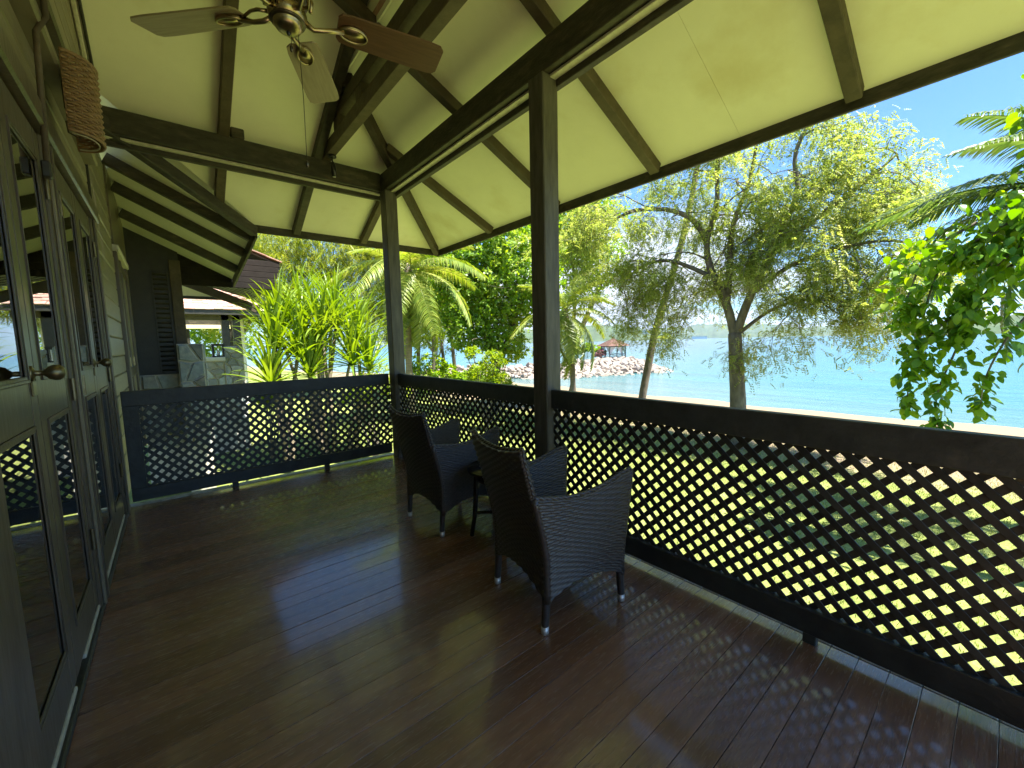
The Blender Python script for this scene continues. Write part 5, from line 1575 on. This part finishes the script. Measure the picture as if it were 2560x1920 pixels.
pandanus('strap-leaved plant of the clump nearest the stone wall, darker and in shade', (1.62, 9.3, -1.0), [(1.45, 9.1, .85), (1.62, 9.4, 1.55), (2.0, 9.3, 1.35), (1.8, 9.7, 2.0)], 61)
pandanus('strap-leaved plant with the tallest leaf tufts in the middle of the clump', (2.45, 9.5, -1.0), [(2.5, 9.4, 1.8), (2.2, 9.6, 1.75), (2.85, 9.5, 2.0), (2.2, 9.3, .95)], 62, (1.0, 1.45))
pandanus('strap-leaved plant at the right of the clump, its leaves arching to the corner post', (3.05, 9.4, -1.0), [(3.05, 9.2, 1.15), (3.45, 9.3, 1.0), (3.3, 9.55, 1.7)], 63, (1.0, 1.4))
pandanus('small strap-leaved plant low at the back of the clump', (2.7, 10.6, -1.0), [(2.4, 10.6, 2.3), (3.1, 10.7, 2.2), (1.9, 10.5, 1.9), (3.5, 10.5, 1.4), (2.7, 10.6, 1.2)], 64)

# --- shrubs
def shrub(label, base, blobs, n, seed, L=.13, W=.035, lm=L_SHRUB):
    s = Skel(seed); r = np.random.default_rng(seed)
    for b in blobs:
        for k in range(3):
            s.limb([base, ((base[0]+b[0])/2+s.r.uniform(-.15, .15), (base[1]+b[1])/2+s.r.uniform(-.15, .15), (base[2]+b[2])/2+.1), (b[0]+s.r.uniform(-.2, .2), b[1]+s.r.uniform(-.2, .2), b[2]+s.r.uniform(-.1, .2))], .022, .008, 6)
    c = np.array([b[:3] for b in blobs]); R_ = np.array([b[3] for b in blobs])
    m = n//12; idx = r.choice(len(c), m, p=R_**2/(R_**2).sum())
    d = rvec(m, r); d[:, 2] = np.abs(d[:, 2])*.9-.25; d = norm(d)
    Pc = c[idx]+d*(R_[idx]*r.uniform(.5, 1, m)**.5)[:, None]
    P = np.repeat(Pc, 12, 0)
    T = norm(rvec(m*12, r)+np.repeat(d, 12, 0)*.6+ZV*.35)
    N = norm(rvec(m*12, r)*.5+ZV)
    V, F = leaves(P, T, N, L*r.uniform(.7, 1.2, m*12), W, fold=.25)
    return tree('shrub', label, base, s.mb, V, F, lm, cat='shrub', crown='foliage')
shrub('bright yellow green shrub with bare pale stems left of the near post', (7.55, 10.55, -1.25), [(7.8, 10.4, .85, .38), (7.5, 10.6, .45, .45), (7.9, 10.35, .15, .45), (8.15, 10.2, -.15, .4), (7.3, 10.8, 1.1, .25)], 3800, 71)
shrub('low yellow green shrub at the foot of the corner post', (3.25, 8.7, -1.0), [(3.15, 8.8, .62, .28), (3.5, 8.7, .72, .30), (3.75, 8.6, .45, .3), (3.0, 8.9, .35, .28)], 3000, 72, .12, .022)
shrub('tiny yellow green shrub beside the end of the sunlit stone wall', (1.55, 10.4, -1.0), [(1.55, 10.4, .35, .22), (1.7, 10.5, .2, .2)], 900, 73, .10, .025)
shrub('dark green bush between the shore trunks and the rocks', (11.3, 19.5, -1.5), [(11.3, 19.5, -.5, .6), (12.2, 19.0, -.6, .5), (10.6, 19.9, -.4, .5)], 2600, 74, .13, .05, L_BROAD)
shrub('light green bush filling the gap between the palm trunk and the yellow shrub', (8.2, 13.6, -1.3), [(8.0, 13.6, .1, .7), (8.8, 13.2, -.1, .6), (7.3, 13.8, .5, .7), (7.0, 14.0, -.2, .6), (9.4, 13.0, .0, .6)], 5200, 77, .15, .06, L_BROAD)
shrub('pink flowering bush beside the gazebo', (68.0, 53.8, -2.5), [(68.0, 53.8, -1.4, .9), (69.2, 54.6, -1.2, .9), (67.0, 54.0, -1.7, .7)], 1500, 75, .3, .2, L_PINK)
shrub('round green bush on the rocks behind the gazebo', (71.0, 60.0, -2.4), [(71.0, 60, -.6, 1.5), (73.0, 59, -.9, 1.2), (69, 61, -.9, 1.2)], 2400, 76, .5, .3, L_BROAD)

# --- thin trunks at the shore
for k, (x, yq, lean, lab) in enumerate(((10.6, 19.6, .15, 'dark slim tree trunk just right of the corner post'), (12.9, 20.8, -.3, 'dark slim leaning trunk in front of the strip of sea'), (17.4, 18.2, .1, 'short dark trunk behind the fronds of the small palm'))):
    s = Skel(80+k); zb_ = float(gz(x, yq))-.1
    s.limb([(x, yq, zb_), (x+lean*.4, yq, zb_+1.5), (x+lean, yq-.1, zb_+3.2), (x+lean*1.2, yq, zb_+5.2)], .16, .06, 8)
    for j in range(7):
        s.grow((x+lean, yq, zb_+2.6+.35*j), (s.r.gauss(0, 1), s.r.gauss(0, 1), .5), 1.3, .03, 1, droop=.05, kids=(3, 3))
    tw = s.tw; P = np.repeat(np.array([q[0] for q in tw]), 5, 0); r = np.random.default_rng(80+k)
    P = P+r.normal(0, .12, P.shape)
    V, F = leaves(P, norm(rvec(len(P), r)), norm(rvec(len(P), r)*.6+ZV), .15, .07)
    tree('shore_tree', lab, (x, yq, zb_), s.mb, V, F, L_BROAD)

# --- broad leaves hanging in at the right edge
at_ = thing('almond_tree', (7.6, -1.7, -1.3), 0, 'broad leaved tree hanging into the view at the right edge, in front of the sea', 'tree')
sk = Skel(91)
tb_ = (7.6, -1.7, -1.35)
sk.limb([tb_, (7.5, -1.6, .5), (7.4, -1.2, 2.2), (7.3, -.7, 3.6), (7.2, -.3, 4.4)], .16, .05, 9)
hang = [[(7.3, -.7, 2.8), (7.1, -.1, 2.75), (7.0, .35, 2.5), (6.97, .62, 2.2), (6.97, .72, 1.6), (6.97, .74, 1.1)],
        [(7.0, .35, 2.7), (6.98, .7, 2.45), (6.95, .85, 2.0), (6.95, .88, 1.7)],
        [(7.3, -.7, 2.9), (7.1, -.1, 2.4), (7.0, .25, 1.9), (6.98, .45, 1.2), (6.97, .55, .75), (6.97, .52, .38)],
        [(7.0, .25, 1.9), (6.95, .62, 1.5), (6.95, .78, 1.0), (6.95, .80, .6)],
        [(7.3, -.8, 2.6), (7.2, -.3, 2.0), (7.05, .02, 1.5), (7.0, .18, 1.0), (6.98, .20, .6)],
        [(7.3, -.8, 2.9), (7.1, -.2, 2.6), (7.0, .1, 2.3), (6.95, .35, 1.9), (6.95, .4, 1.5)],
        [(7.3, -.7, 2.9), (7.1, -.2, 2.75), (7.0, .15, 2.6), (6.98, .42, 2.35)],
        [(7.2, -.4, 4.0), (7.1, -.15, 4.0), (7.05, .0, 3.9), (7.0, .1, 3.65)],
        [(7.3, -.7, 3.2), (7.15, -.4, 3.6), (7.05, -.1, 3.4), (7.0, .02, 3.2)]]
dense = [1, 1.2, .5, .55, .45, 1.7, 1.5, .3, .3]
LP = []
r = random.Random(92)
for pts, dn in zip(hang, dense):
    lb = sk.limb(pts, .020, .005, 5)
    for i in range(3, len(lb)):
        tfrac = i/len(lb)
        for k in range(int(21*dn)+2):
            p = lb[i]+Vector((r.gauss(0, .12), r.gauss(0, .10), r.gauss(0, .10)))*(1.25 if tfrac < .7 else .55)*(1.3 if dn > .9 else .75)
            LP.append(p)
o = sk.mb.build('trunk', MT['bark'], at_, True); o.location = -Vector(at_.location)
leafm = []
for k in range(6):
    n = 10; pts = []
    for i in range(n+1):
        t = i/n; w_ = .5*math.sin(PI*t**.85)**.8*.62
        pts.append((t, w_, -.18*t*t+.10*abs(w_)))
    V = []; F = []
    for i, (t, w_, z) in enumerate(pts):
        V += [(t, -w_, z+.06*math.sin(k+t*5)), (t, 0, z-.03), (t, w_, z+.05*math.cos(k*2+t*4))]
    for i in range(n):
        F += [[i*3, (i+1)*3, (i+1)*3+1, i*3+1], [i*3+1, (i+1)*3+1, (i+1)*3+2, i*3+2]]
    leafm.append(npmesh('leaf', V, F, L_ALMOND, True))
r.shuffle(LP)
Vs, Fs, off = [], [], 0
for i, p in enumerate(LP):
    az = r.uniform(0, 2*PI); el = rad(r.uniform(10, 75)); s_ = r.uniform(.085, .14)
    if i < 290:
        link('leaf', leafm[i % 6], None, at_, tuple(p-Vector(at_.location)), (r.uniform(-.6, .6), el, az), (s_,)*3)
    else:
        me = leafm[i % 6]; co = np.empty(len(me.vertices)*3); me.vertices.foreach_get('co', co); co = co.reshape(-1, 3)
        mt = np.array(Matrix.LocRotScale(p-Vector(at_.location), __import__('mathutils').Euler((r.uniform(-.6, .6), el, az)), Vector((s_,)*3)))
        Vs.append(co@mt[:3, :3].T+mt[:3, 3]); nv = len(co)
        fi = np.array([list(q.vertices) for q in me.polygons])+off; Fs.append(fi); off += nv
o = link('foliage', npmesh('foliage', np.concatenate(Vs), np.concatenate(Fs), L_ALMOND, True), None, at_)
o['kind'] = 'stuff'

# --- lawn grass near the veranda, fallen leaves on the beach edge
n = 90000
x = rng.uniform(2.5, 16, n); yq = rng.uniform(-3, 15, n)
m_ = (x > 2.6)
P = np.stack([x, yq, gz(x, yq)-.005], -1)[m_]
T = norm(rvec(len(P))*.5+ZV); N = rvec(len(P))
V, F = leaves(P, T, N, rng.uniform(.03, .075, len(P)), .009)
setp(link('grass', npmesh('grass', V, F, L_GRASS), None), kind='stuff')
